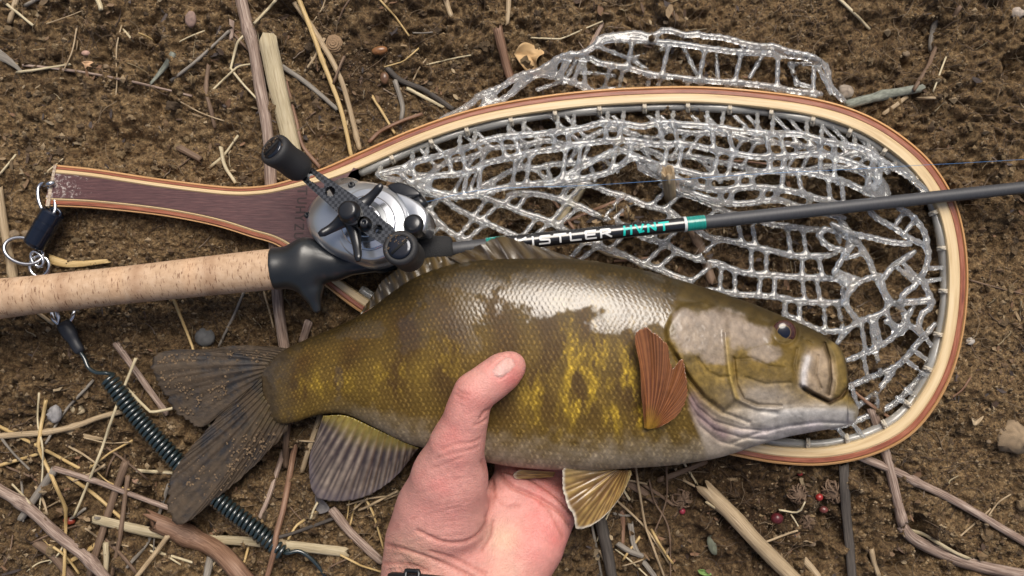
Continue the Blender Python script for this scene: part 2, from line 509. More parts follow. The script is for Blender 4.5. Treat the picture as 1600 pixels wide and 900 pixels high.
def make_clods(n=1500):
    """bigger crumbly lumps and flat bits of rotted leaf and bark"""
    v, f = ico()
    # one subdivision
    mid = {}; vs = list(map(tuple, v)); nf = []
    def m_(a, b):
        k = (min(a, b), max(a, b))
        if k not in mid:
            p = (np.array(vs[a]) + vs[b]); p /= np.linalg.norm(p); mid[k] = len(vs); vs.append(tuple(p))
        return mid[k]
    for a, b, c in f:
        ab, bc, ca = m_(a, b), m_(b, c), m_(c, a)
        nf += [(a, ab, ca), (b, bc, ab), (c, ca, bc), (ab, bc, ca)]
    v = np.array(vs); f = np.array(nf); nv = len(v)
    q = np.random.RandomState(44)
    x = q.uniform(-.32, .32, n * 4); y = q.uniform(-.19, .19, n * 4)
    keep = q.rand(n * 4) < sstep(.48, .68, fbm(x, y, 26, 3, 71)) + .03
    x = x[keep][:n]; y = y[keep][:n]; n = len(x)
    r = np.clip(.0012 * np.exp(q.normal(0, .42, n)), .0007, .0030)
    V = v[None] * (1 + q.uniform(-.42, .42, (n, nv, 1))) * r[:, None, None] * q.uniform(.65, 1.3, (n, 1, 3))
    V = V + np.stack([x, y, ground_z(x, y) + r * .05], -1)[:, None]
    pal = np.array([(.13, .085, .043), (.18, .125, .064), (.085, .055, .03), (.22, .155, .085)])
    C = pal[q.randint(0, 4, n)] * q.uniform(.7, 1.15, (n, 1))
    o = mk('soil_clods', V.reshape(-1, 3), (f[None] + nv * np.arange(n)[:, None, None]).reshape(-1, 3), cmat('soil_clod', .95, 1500, .0012, 1.0), None, False, col=np.repeat(C, nv, 0), center=False)
    o['kind'] = 'stuff'; o['label'] = 'crumbly brown soil lumps scattered over the ground'; o['category'] = 'soil'
    m = 1500
    x = q.uniform(-.32, .32, m * 4); y = q.uniform(-.19, .19, m * 4)
    keep = q.rand(m * 4) < sstep(.45, .7, fbm(x, y, 18, 3, 73)) + .05
    x = x[keep][:m]; y = y[keep][:m]; m = len(x)
    a = q.uniform(0, 6.28, m); L = np.clip(.0017 * np.exp(q.normal(0, .45, m)), .0007, .0038); W = L * q.uniform(.18, .55, m)
    box = np.array([(-1, -.6, 0), (.2, -1, .25), (1, -.3, 0), (.8, .7, .2), (-.3, 1, .05), (-.9, .4, .25)])
    B = box[None] * (1 + q.uniform(-.3, .3, (m, 6, 1)))
    X = B[..., 0] * L[:, None]; Y = B[..., 1] * W[:, None]
    tz = q.normal(0, .25, (m, 2))
    Z = B[..., 2] * W[:, None] * .6 + tz[:, :1] * X + tz[:, 1:] * Y
    ca, sa = np.cos(a)[:, None], np.sin(a)[:, None]
    T = np.stack([X * ca - Y * sa + x[:, None], X * sa + Y * ca + y[:, None], Z + (ground_z(x, y) + .0009)[:, None]], -1)
    Bt = T.copy(); Bt[..., 2] -= .0003
    V = np.concatenate([T, Bt], 1)
    fa = [(0, 1, 2), (0, 2, 3), (0, 3, 4), (0, 4, 5), (8, 7, 6), (9, 8, 6), (10, 9, 6), (11, 10, 6)] + [t for i in range(6) for t in ((i, i + 6, (i + 1) % 6 + 6), (i, (i + 1) % 6 + 6, (i + 1) % 6))]
    pal = np.array([(.16, .10, .055), (.26, .18, .10), (.09, .055, .035), (.33, .25, .15), (.20, .11, .06), (.06, .045, .04)])
    C = pal[q.randint(0, 6, m)] * q.uniform(.6, 1.2, (m, 1))
    o = mk('leaf_litter', V.reshape(-1, 3), (np.array(fa)[None] + 12 * np.arange(m)[:, None, None]).reshape(-1, 3), cmat('litter_flake', .8, 1500, .0004, .7), None, False, col=np.repeat(C, 12, 0), center=False)
    o['kind'] = 'stuff'; o['label'] = 'flakes of rotted leaf and bark strewn over the soil'; o['category'] = 'litter'
make_clods()

# ------------------------------------------------------------------ dry stalks, straw and twigs on the ground
LM = {
 'pale': nmat('straw_pale', [(.25, (.30, .23, .13)), (.5, (.52, .44, .28)), (.8, (.66, .58, .42))], rough=.55),
 'yellow': nmat('straw_yellow', [(.25, (.30, .19, .07)), (.5, (.50, .35, .15)), (.8, (.62, .48, .26))], rough=.5),
 'pink': nmat('reed_pinkish', [(.30, (.085, .055, .042)), (.45, (.22, .15, .115)), (.56, (.33, .245, .195)), (.70, (.47, .38, .31))], rough=.65),
 'tan': nmat('reed_tan', [(.25, (.20, .135, .075)), (.5, (.37, .275, .165)), (.8, (.50, .40, .27))], rough=.65),
 'cane': nmat('cane_split', [(.2, (.16, .12, .07)), (.45, (.38, .31, .19)), (.8, (.54, .47, .33))], rough=.7),
 'grey': nmat('wood_grey', [(.25, (.10, .085, .07)), (.5, (.21, .185, .155)), (.8, (.33, .30, .26))], rough=.8),
 'dark': nmat('wood_dark', [(.25, (.022, .018, .015)), (.5, (.06, .05, .042)), (.8, (.12, .10, .085))], rough=.8),
 'brown': nmat('twig_brown', [(.25, (.07, .042, .026)), (.5, (.15, .095, .06)), (.8, (.25, .17, .115))], rough=.7),
 'red': nmat('stick_redbrown', [(.25, (.09, .045, .027)), (.5, (.21, .115, .07)), (.8, (.36, .23, .15))], rough=.55),
 'lichen': nmat('stick_lichen', [(.25, (.08, .085, .07)), (.5, (.19, .20, .165)), (.8, (.34, .36, .30))], scale=(700, 700, 250), rough=.85),
}
def stalk(name, label, pts, w, m, group=None, dz=0.0, kink=False, flat=1.0, nodes=(), taper=.85, flute=.04, cat=None, lift=None, seed=0, hollow=False):
    pts = np.asarray(pts, float)
    L = np.linalg.norm(np.diff(pts, axis=0), axis=1).sum()
    n = int(np.clip(L / 6, 8, 90))
    if kink:
        d = lin(pts, n)
        c = cr(pts, n); d = .85 * d + .15 * c
    else:
        d = cr(pts, n)
    q = np.random.RandomState(int(abs(pts[0, 0] * 7 + pts[0, 1] * 13)) % 9999)
    wig = np.cumsum(q.normal(0, .22 if w < 7 else .10, (n, 2)), 0); wig -= np.linspace(0, 1, n)[:, None] * wig[-1]
    d = d + wig * min(1, w / 8)
    r = w / 2 / 2667
    w3 = P(d[:, 0], d[:, 1], np.zeros(n))
    g = ground_z(w3[:, 0], w3[:, 1])
    gs = g.copy()
    for _ in range(max(2, n // 5)):
        gs = np.convolve(np.pad(gs, 1, mode='edge'), [.25, .5, .25], 'valid') if w < 7 else np.convolve(np.pad(gs, 2, mode='edge'), [.2, .2, .2, .2, .2], 'valid')
    off = np.percentile(g - gs, 72)
    z = gs + off + r * flat * .8 + dz
    if lift is not None: z = z + np.interp(np.linspace(0, 1, n), np.linspace(0, 1, len(lift)), lift)
    p3 = P(d[:, 0], d[:, 1], z)
    t = np.linspace(0, 1, n)
    rr = r * (1 - (1 - taper) * t) * (1 + .08 * (fbm(t * 9, t * 0 + w, 1, 3, 3) - .5) * 2)
    for nd in nodes: rr = rr * (1 + .28 * np.exp(-((t - nd) / (1.3 * w / L)) ** 2 * 4))
    sides = 14 if w > 12 else (9 if w > 5 else 6)
    mb = MB()
    V, F, T = tube(p3, rr, sides, flat, flute if w > 7 else 0, 7)
    # ragged broken ends
    jag = q.uniform(-.5, .9, sides) * r * (1.8 if w > 20 else 1)
    tt, _, _ = frames(p3)
    V[:sides] -= tt[0] * jag[:, None]; V[-sides:] += tt[-1] * q.uniform(-.5, .9, sides)[:, None] * r
    T[:, :2] += q.uniform(-1, 1, 2) * .01; T[:, 2] += q.uniform(0, 1)
    mb.add(V, F, T)
    if hollow:
        pass
    o = mb.build(name, LM[m])
    tag(o, label, cat or ('twig' if 'twig' in name or 'stick' in name else 'straw'), group)
    return o
G1 = 'dry straw and stems on the soil'
G2 = 'twigs and sticks on the soil'
S = stalk
# --- upper left
S('straw', 'short pale straw running into the upper left soil beside a grey stub', [(2, 0), (25, 18), (52, 40)], 5, 'pale', G1)
S('twig', 'long thin pinkish twig lying flat above the net handle, crossed by a short straw', [(35, 102), (110, 110), (200, 126), (300, 150)], 4.5, 'pink', G2)
S('straw', 'short bright straw lying across the long thin twig', [(27, 113), (70, 107), (110, 100)], 4.5, 'pale', G1, dz=.0012)
S('bark_chip', 'weathered grey bark chip with a pointed end', [(-4, 84), (14, 96), (31, 109)], 17, 'grey', G2, flat=.4, taper=.3, cat='bark')
S('reed_stub', 'short tan stub half buried beside a pale straw', [(26, -2), (20, 16), (15, 34)], 9, 'tan', G2)
S('reed_stub', 'tiny grey stub slanting out beside the pale straw stem', [(40, 8), (50, 3), (60, -2)], 6, 'grey', G2)
S('reed_stub', 'pale cut reed stub with a blunt end', [(152, -2), (156, 7), (158, 15)], 8, 'pale', G1)
S('root_strand', 'thin upright grey root strand crossing the long pinkish twig', [(190, 40), (183, 70), (182, 100), (183, 125), (181, 150)], 2.6, 'tan', G2, cat='root')
S('straw', 'tiny pale straw sliver beside the grey root strand', [(193, 46), (202, 57), (211, 68)], 4, 'pale', G1)
S('wood_splinter', 'pale grey splinter of wood, pointed at its lower end', [(270, 86), (258, 104), (236, 130)], 12, 'lichen', G2, flat=.55, taper=.35, cat='splinter')
S('twig', 'straight grey twig pointing at the tall pink reed', [(268, 126), (310, 92), (332, 72), (358, 48)], 5.5, 'grey', G2)
S('straw', 'hair thin straw lying on bare crumbly soil', [(70, 38), (100, 28), (128, 17)], 2.2, 'tan', G1)
S('twig', 'short knobbly brown twig standing alone above the net handle', [(326, 102), (322, 140), (329, 170), (336, 200)], 7, 'brown', G2, nodes=(.35, .7))
S('straw', 'pale straw leaning against the tall pink reed from above', [(431, 0), (414, 19), (397, 37)], 5, 'pale', G1, dz=.003)
S('straw', 'kinked pale straw bent like an elbow beside the pink reed', [(386, 50), (371, 66), (361, 107), (384, 136), (406, 160)], 4.5, 'pale', G1, kink=True, dz=.001)
S('straw', 'pale straw with a bent tip crossing the kinked straw', [(330, 143), (372, 104), (395, 100)], 4, 'pale', G1, kink=True, dz=.002)
S('twig', 'short brown twig leaning on the pink reed below its joint', [(365, 53), (378, 68), (392, 82)], 5, 'brown', G2)
S('wood_splinter', 'small pinkish splinter beside the kinked straw', [(362, 32), (362, 46), (361, 62)], 8, 'pink', G2, flat=.5, cat='splinter')
S('dry_reed', 'long pinkish reed with a dark joint running under the reel and rod grip', [(372, -20), (387, 43), (395, 72), (407, 139), (418, 208), (424, 300), (433, 460), (448, 565)], 18, 'pink', G1, nodes=(.125,), taper=.92, flute=.05, cat='reed')
S('split_cane', 'broad split cane with a ragged top beside the pink reed', [(419, 68), (432, 130), (444, 180), (458, 240)], 28, 'cane', G1, flat=.55, taper=.95, flute=.06, cat='reed', dz=.001)
S('twig', 'thin reddish brown twig curving down beside the split cane', [(446, 127), (456, 165), (463, 190), (473, 228), (500, 262)], 7, 'red', G2)
S('twig', 'dark grey twig lying between split cane and paired yellow straws', [(441, 104), (479, 130), (528, 172)], 8, 'grey', G2)
S('straw', 'long yellow straw, the lighter of the pair touching the net hoop', [(466, -4), (488, 52), (505, 98), (531, 167), (549, 244)], 7.5, 'yellow', G1, nodes=(.4,), dz=.002)
S('straw', 'long tan straw, the browner of the pair touching the net hoop', [(455, -4), (485, 40), (499, 63), (528, 115), (545, 167), (562, 234)], 9, 'tan', G1, nodes=(.3, .92))
S('straw', 'short yellow straw ending at the net hoop', [(582, 151), (600, 180), (617, 209)], 5, 'yellow', G1)
S('straw', 'curved pale straw just above the net handle', [(329, 261), (349, 243), (372, 212)], 5, 'pale', G1)
S('straw', 'white peeled straw leaning on the net handle edge', [(345, 230), (351, 258), (368, 286)], 6, 'pale', G1, dz=.002)
S('twig', 'thick brown twig stub above the net handle', [(281, 231), (297, 240), (314, 249)], 11, 'brown', G2)
S('twig', 'reddish twig arching along the outside of the net hoop', [(577, 222), (595, 205), (625, 190), (660, 178)], 6, 'red', G2, dz=.002)
S('root_piece', 'grey forked root piece above the reddish arching twig', [(617, 127), (629, 165), (627, 187)], 8, 'grey', G2, cat='root')
S('twig', 'dark wet branch running down to the net hoop', [(604, 105), (625, 125), (662, 140), (708, 171)], 9, 'dark', G2)
S('wood_splinter', 'pale splinter lying along the dark wet branch', [(635, 138), (662, 152), (692, 167)], 6, 'pale', G2, cat='splinter')
S('straw', 'hair thin pale straw to the right of the rotted root hole', [(667, 101), (700, 93), (736, 86)], 2.6, 'pale', G1)
S('straw', 'short slender straw leaning over the dark wet branch', [(645, 127), (655, 107), (666, 92)], 3, 'tan', G1)
S('reed_stub', 'tan stub of reed pointing down into bare soil', [(696, -2), (700, 12), (705, 25)], 9, 'tan', G1)
S('reed_stub', 'slim tan stub above the dark reddish reed', [(795, -2), (794, 18), (792, 38)], 8, 'tan', G1)
S('dry_reed', 'dark reddish reed stub split at its top beside the curled leaf', [(777, 44), (790, 98), (799, 128)], 14, 'red', G1, flute=.12, cat='reed', lift=(.006, .0))
S('straw', 'thin bent straw lying above the curled leaf', [(829, 59), (876, 61), (942, 33)], 3, 'pale', G1, kink=True)
S('twig', 'pinkish twig touching the edge of the outer net mesh', [(941, 38), (929, 60), (914, 86)], 7, 'pink', G2)
# --- upper right
S('straw', 'pale straw slanting in above the top of the net', [(1308, -4), (1332, 18), (1358, 45)], 5.5, 'pale', G1)
S('twig', 'stubby grey twig beside the long brown twig', [(1481, 13), (1462, 36), (1455, 58), (1454, 77)], 9, 'grey', G2, nodes=(.5,))
S('twig', 'long brown twig leading down to the lichen covered stick', [(1499, 11), (1480, 46), (1460, 80), (1450, 104), (1428, 140)], 7.5, 'brown', G2)
S('stick', 'grey green lichen covered stick sticking out from behind the hoop', [(1325, 163), (1376, 150), (1405, 144), (1438, 138)], 15, 'lichen', G2, nodes=(.5,))
S('straw', 'tiny pale straw to the right of the long brown twig', [(1478, 89), (1468, 116), (1458, 143)], 3.2, 'pale', G1)
S('bark_strip', 'tan strip of dry stem under the lichen covered stick', [(1418, 150), (1402, 163), (1380, 178)], 7, 'tan', G1, flat=.5)
S('twig', 'short tan twig below the lichen covered stick', [(1432, 154), (1452, 153), (1475, 154)], 5, 'tan', G2)
S('twig', 'thin curved red twig lying outside the right side of the hoop', [(1516, 590), (1502, 610), (1478, 627)], 3.5, 'red', G2)
S('root_strand', 'thin dry root on the soil right of the hoop', [(1514, 437), (1545, 446), (1600, 460)], 3, 'brown', G2, cat='root')
# --- left edge
S('dry_reed', 'tan reed passing under the rod grip beside the metal rings', [(-3, 295), (6, 350), (22, 440), (26, 480)], 14, 'tan', G1, nodes=(.7,), cat='reed')
S('straw', 'thin straw left of the net handle end', [(-2, 274), (18, 250), (38, 223)], 4, 'pale', G1)
S('straw', 'hair thin straw touching the corner of the net handle', [(70, 272), (84, 260), (99, 248)], 3, 'pale', G1)
S('leaf_husk', 'dry tan husk between the split ring and rod grip', [(74, 404), (110, 413), (168, 408)], 15, 'yellow', G1, flat=.35, taper=.4, cat='husk')
S('straw', 'pale straw lying on the underside of the cork grip', [(42, 472), (80, 477), (122, 483)], 8, 'tan', G1, flat=.5, dz=.012)
S('straw', 'tan straw poking from below the cork grip', [(58, 487), (75, 500), (92, 512)], 6, 'tan', G1)
# --- lower left
S('straw', 'long pale straw crossing over the steel coil', [(212, 560), (180, 640), (155, 710), (116, 806)], 5, 'pale', G1, dz=.0045, lift=(.003, .008, .003, 0))
S('dry_reed', 'grey reed piece lying just right of the steel coil', [(182, 538), (222, 594), (260, 646)], 11, 'pink', G1, flat=.6, cat='reed', dz=.001)
S('straw', 'yellow straw with one bend draped over the tail fin', [(270, 465), (302, 545), (303, 612)], 5, 'yellow', G1, kink=True, dz=.0075)
S('straw', 'grey straw leaning above the tail fin', [(382, 455), (362, 500), (342, 541)], 5, 'grey', G1)
S('straw', 'pale zigzag straw lying over the middle of the tail fin', [(198, 607), (235, 644), (262, 640), (290, 632), (310, 642), (328, 666)], 5, 'pale', G1, kink=True, dz=.006)
S('twig', 'forked tan branch lying level to the left of the steel coil', [(-5, 682), (30, 679), (75, 675), (120, 665), (155, 652), (192, 643)], 10, 'tan', G2, nodes=(.4, .6), dz=.001)
S('straw', 'yellow straw slanting under the forked tan branch', [(-2, 666), (55, 695), (125, 732)], 6, 'yellow', G1)
S('straw', 'yellow straw with two bends reaching the lower edge', [(72, 625), (60, 700), (103, 795), (100, 905)], 6, 'yellow', G1, kink=True, nodes=(.62,), dz=.003)
S('straw', 'white thin straw crossing the two-bend yellow straw', [(61, 615), (59, 660), (67, 710), (62, 798)], 3.6, 'pale', G1, dz=.004)
S('straw', 'flattened yellow straw left of the two-bend straw', [(-4, 728), (55, 711), (62, 708)], 6, 'yellow', G1)
S('dry_reed', 'thick pinkish reed with two dark joints curving along lower left', [(-12, 758), (40, 790), (90, 835), (140, 875), (172, 912)], 17, 'pink', G1, nodes=(.22, .82), taper=.95, cat='reed', dz=.003)
S('dry_reed', 'slender pink reed running toward the lower tail lobe', [(84, 732), (145, 750), (200, 770), (270, 796)], 9, 'pink', G1, nodes=(.3,), cat='reed', dz=.003)
S('straw', 'yellow straw lying below the slender pink reed', [(105, 742), (150, 775), (193, 813)], 6, 'yellow', G1, dz=.001)
S('dry_reed', 'brownish reed standing crosswise over the pale flat reed', [(197, 722), (170, 800), (140, 898)], 12, 'brown', G1, cat='reed')
S('dry_reed', 'narrow brown reed parallel to the crosswise brownish reed', [(200, 745), (187, 840), (174, 903)], 7.5, 'brown', G1, cat='reed')
S('dry_reed', 'long pale flat reed lying level under the steel coil', [(147, 811), (240, 833), (314, 842), (407, 848), (541, 863)], 15, 'cane', G1, flat=.5, cat='reed', dz=.001, taper=1.0)
S('stick', 'thick reddish brown broken stick below the lower tail lobe', [(240, 815), (300, 840), (345, 864), (388, 912)], 27, 'red', G2, nodes=(.3,), taper=1.05, flute=.05)
S('straw', 'short level pale straw beside the lower tail lobe', [(214, 735), (240, 737), (270, 739)], 6, 'pale', G1)
S('straw', 'tan straw leaning against the thick reddish stick', [(263, 836), (240, 868), (210, 906)], 8, 'tan', G1, dz=.006)
S('twig', 'thin grey twig beside the tip of the lower tail lobe', [(264, 757), (235, 840), (199, 886)], 6, 'grey', G2)
S('twig', 'brown twig slanting down under the tan straw', [(164, 842), (190, 868), (218, 902)], 6, 'brown', G2)
S('straw', 'two-ended pale straw splinter beneath the flat reed', [(220, 857), (260, 867), (302, 879)], 5, 'pale', G1)
S('straw', 'frayed white straw strand near the tan leaning straw', [(219, 838), (240, 855), (282, 882)], 3.5, 'pale', G1)
S('stick', 'dark brown rotting stick in the lower left corner', [(58, 848), (84, 868), (114, 905)], 15, 'brown', G2)
S('twig', 'grey twig climbing from the forked branch', [(145, 595), (100, 645), (72, 692)], 5, 'grey', G2)
S('straw', 'thin faded straw below the forked tan branch', [(104, 696), (130, 710), (157, 729)], 4, 'tan', G1)
S('leaf_husk', 'papery tan husk hanging off the forked tan branch', [(104, 672), (130, 681), (160, 686)], 11, 'tan', G1, flat=.3, taper=.4, cat='husk')
S('twig', 'yellowish twig under the thick curving pinkish reed', [(152, 850), (125, 868), (104, 880)], 8, 'yellow', G2)
S('stick', 'weathered grey stick passing beneath the curving pinkish reed', [(85, 735), (60, 770), (32, 812)], 12, 'grey', G2)
S('straw', 'short white straw sliver above the curving pinkish reed', [(19, 757), (34, 772), (49, 789)], 3.5, 'pale', G1, dz=.003)
S('straw', 'pale split straw standing at the lower edge', [(165, 850), (166, 875), (164, 905)], 9, 'cane', G1)
S('stick', 'greyish stick end below the thick reddish stick', [(330, 868), (326, 885), (322, 905)], 13, 'grey', G2)
# --- between the tail and the hand
S('dry_reed', 'tan reed lying between tail and anal fin', [(501, 649), (486, 693), (472, 736)], 9, 'tan', G1, cat='reed', dz=.001)
S('dry_reed', 'short broad brown reed beside the tail stalk', [(449, 655), (447, 690), (447, 730)], 12, 'brown', G1, cat='reed')
S('dry_reed', 'slim pinkish reed ending at the steel coil', [(443, 706), (420, 775), (406, 810)], 8.5, 'pink', G1, cat='reed')
S('dry_reed', 'long reddish reed passing under the steel coil to the lower edge', [(462, 690), (444, 788), (433, 830), (427, 865), (417, 903)], 10, 'red', G1, cat='reed')
S('straw', 'yellow straw with a sharp bend under the anal fin', [(493, 801), (462, 822), (450, 843)], 5, 'yellow', G1, kink=True)
S('twig', 'dark twig pointing from the anal fin to the steel coil', [(526, 808), (467, 830), (436, 839)], 6, 'dark', G2)
S('stick', 'flattened pinkish brown stick beside the wrist', [(520, 798), (550, 835), (594, 876)], 15, 'pink', G2, flat=.6)
S('straw', 'short yellow straw below the long pale flat reed', [(389, 852), (383, 874), (377, 893)], 4.5, 'yellow', G1)
S('straw', 'tan straw reaching from under the hand toward the anal fin', [(622, 767), (577, 790), (560, 797)], 4.5, 'tan', G1, dz=.002)
S('straw', 'yellow straw curving down beside the wrist', [(569, 776), (584, 805), (599, 857)], 4, 'yellow', G1)
S('straw', 'short yellow straw fork under the anal fin tip', [(556, 786), (551, 805), (547, 821)], 4, 'yellow', G1)
S('straw', 'thin brown straw above the wrist', [(655, 748), (620, 772), (600, 781)], 4, 'tan', G1)
S('reed_stub', 'small flat brown chip below the reel trigger', [(482, 505), (477, 520), (472, 535)], 14, 'pink', G2, flat=.4, cat='chip')
S('straw', 'thin straw hanging below the cork grip front end', [(412, 455), (422, 490), (427, 512)], 4, 'tan', G1)
# --- lower middle and right
S('straw', 'jointed pale straw below the pelvic fin, leaning right', [(993, 728), (1000, 775), (1008, 820), (1022, 860), (1038, 902)], 4.2, 'tan', G1, dz=.004)
S('root_strand', 'thin brown root crossing below the belly', [(1041, 726), (1042, 771), (1035, 800), (1022, 832)], 3, 'brown', G2, cat='root', dz=.003)
S('root_strand', 'long thin curved root reaching the lower edge', [(1014, 749), (1023, 784), (1040, 812), (1047, 840), (1048, 904)], 3, 'brown', G2, cat='root', dz=.003)
S('straw', 'brownish straw slanting across the jointed pale straw', [(965, 783), (1003, 818), (1030, 855), (1046, 882)], 4, 'tan', G1, dz=.002)
S('stick', 'thick dark grey stick below the pelvic fin', [(935, 800), (946, 850), (957, 908)], 19, 'dark', G2, flute=.06)
S('twig', 'thin grey twig alongside the thick dark stick', [(925, 820), (932, 860), (941, 904)], 5, 'grey', G2)
S('straw', 'white hair thin straw right of the thick dark stick', [(962, 859), (985, 876), (1011, 900)], 3, 'pale', G1, dz=.001)
S('bark_strip', 'twisted grey strip of stem right of the dark stick', [(985, 818), (993, 858), (1024, 902)], 9, 'grey', G1, flat=.4)
S('bark_strip', 'flat brown strip of stem under the belly', [(975, 752), (1000, 766), (1024, 783)], 13, 'brown', G1, flat=.4)
S('twig', 'straight brown twig ending at the ridged seed cone', [(1002, 755), (1028, 772), (1053, 790)], 6, 'brown', G2)
S('straw', 'thin pale straw below the throat of the fish', [(1067, 721), (1080, 742), (1093, 763)], 4, 'pale', G1)
S('dry_reed', 'thick tan reed with a pithy cut end below the hoop', [(1104, 766), (1148, 809), (1181, 845), (1245, 910)], 23, 'tan', G1, taper=1.0, flute=.06, cat='reed', dz=.002)
S('straw', 'peeling fibre hanging off the thick tan reed', [(1103, 784), (1120, 797), (1155, 825)], 4, 'cane', G1, dz=.003)
S('bark_strip', 'dark brown strip in the shade under the throat', [(1030, 750), (1065, 737), (1103, 722)], 9, 'brown', G1, flat=.5)
S('reed_stub', 'grey blunt stub right of the dark stick', [(966, 850), (985, 862), (1011, 871)], 9, 'grey', G2)
S('wood_splinter', 'pointed reddish splinter below the pelvic fin', [(972, 797), (974, 825), (973, 852)], 9, 'red', G2, flat=.5, taper=.5, cat='splinter')
S('dry_reed', 'pinkish reed coming out under the hoop and bent at its joint', [(1362, 640), (1385, 712), (1398, 765), (1411, 818)], 16, 'pink', G1, nodes=(.96,), cat='reed', dz=-.002)
S('dry_reed', 'split pinkish reed running from the bent joint to the right', [(1409, 822), (1422, 838), (1450, 855), (1512, 880), (1606, 900)], 17, 'pink', G1, taper=1.0, flute=.14, flat=.7, cat='reed')
S('bark_strip', 'loose peel of stem on the split pinkish reed', [(1420, 828), (1445, 836), (1490, 862), (1515, 873)], 6, 'cane', G1, dz=.004, flat=.5)
S('dry_reed', 'long straight pinkish reed from the hoop to the right side', [(1340, 712), (1400, 737), (1425, 750), (1500, 787), (1606, 850)], 13, 'pink', G1, nodes=(.32,), taper=.97, cat='reed')
S('stick', 'flat dark weathered stick below the hoop', [(1318, 728), (1322, 800), (1332, 908)], 16, 'dark', G2, flat=.5, flute=.05)
S('reed_stub', 'small tan stub right of the flat dark stick', [(1361, 858), (1366, 880), (1373, 900)], 9, 'tan', G1)
S('reed_stub', 'grey tan stub left of the flat dark stick', [(1257, 876), (1268, 888), (1281, 904)], 12, 'tan', G1)
S('straw', 'thin tan straw leaning on the thick tan reed', [(1196, 847), (1220, 838), (1246, 829)], 4, 'tan', G1, dz=.002)
S('root_strand', 'white forked rootlet among the seed heads', [(1217, 797), (1247, 800), (1258, 784)], 3.4, 'pale', G2, cat='root', dz=.005)
S('root_strand', 'short white rootlet below the forked rootlet', [(1236, 804), (1242, 813), (1247, 822)], 2.6, 'pale', G2, cat='root', dz=.004)
S('straw', 'fine straw crossing the soil right of the straight reed', [(1500, 838), (1530, 812), (1548, 795)], 3, 'tan', G1)
S('straw', 'fine bent straw on the far side of the straight reed', [(1545, 805), (1560, 785), (1580, 772)], 3, 'tan', G1)
# --- loose straw tangled in the lower left litter and below the belly
q_ = np.random.RandomState(91)
for (x0, x1, y0, y1, n_, lab, grp) in [(10, 250, 690, 890, 26, 'thin loose straw tangled in the litter left of the tail fin', 'loose straw left of the tail'),
                                       (400, 620, 660, 890, 14, 'thin loose straw tangled in the litter below the anal fin', 'loose straw below the anal fin'),
                                       (930, 1100, 740, 890, 12, 'thin loose straw in the litter below the belly of the fish', 'loose straw below the belly'),
                                       (60, 700, 10, 230, 12, 'thin loose straw on the bare soil above the net handle', 'loose straw above the handle')]:
    for _ in range(n_):
        x, y = q_.uniform(x0, x1), q_.uniform(y0, y1); a = q_.uniform(0, 3.14); L_ = q_.uniform(14, 42); c_ = q_.normal(0, .25)
        pts = [(x - math.cos(a) * L_, y - math.sin(a) * L_), (x, y), (x + math.cos(a + c_) * L_, y + math.sin(a + c_) * L_)]
        S('loose_straw', lab, pts, q_.uniform(2.2, 5), ['pale', 'yellow', 'tan', 'tan', 'brown', 'grey'][q_.randint(6)], grp, kink=q_.rand() < .5, dz=q_.uniform(0, .003), cat='straw')
# --- seen through the net
S('dry_reed', 'pale reed lying under the net bag above the rod lettering', [(910, 290), (890, 320), (866, 352)], 17, 'cane', G1, cat='reed', dz=-.003)
S('twig', 'pinkish twig under the net crossing the pale reed', [(872, 352), (920, 332), (975, 310)], 6, 'red', G2)
S('twig', 'short reddish twig under the net left of the pale reed', [(864, 314), (880, 335), (897, 358)], 6, 'red', G2)
S('dry_reed', 'grey brown stem lying under the net beside the rod wrap', [(1075, 350), (1098, 395), (1112, 440)], 17, 'brown', G1, cat='reed', dz=-.004)
S('straw', 'tan straw under the net just above the dorsal fin', [(905, 372), (950, 398), (1005, 408)], 5, 'tan', G1)
S('straw', 'pinkish straw under the net close to the fish back', [(960, 408), (1020, 402), (1050, 380)], 5, 'red', G1, kink=True)
S('straw', 'faint straw under the dense upper net bag', [(1075, 247), (1140, 251), (1200, 256)], 4, 'red', G1)
S('straw', 'pinkish straw under the net below the upper jaw', [(1318, 598), (1350, 625), (1400, 660)], 6, 'red', G1)
def hollow_stub():
    a = P(1048, 312, .004); b = P(1043, 268, .028)
    L = np.linalg.norm(b - a)
    q = np.random.RandomState(4)
    prof = [(0, .0036), (.3, .0036), (.7, .0037), (1, .0038), (1.0, .0026), (.75, .0022)]
    V, F, T = lathe(a, b, prof, 16)
    d = (b - a) / L
    j = q.uniform(-.0015, .002, 16)
    V[48:64] += d * j[:, None]; V[64:80] += d * j[:, None]
    mb = MB(); mb.add(V, F, T)
    tag(mb.build('reed_stub', LM['tan']), 'hollow broken reed stub standing up through the net mesh', 'reed', G1)
hollow_stub()

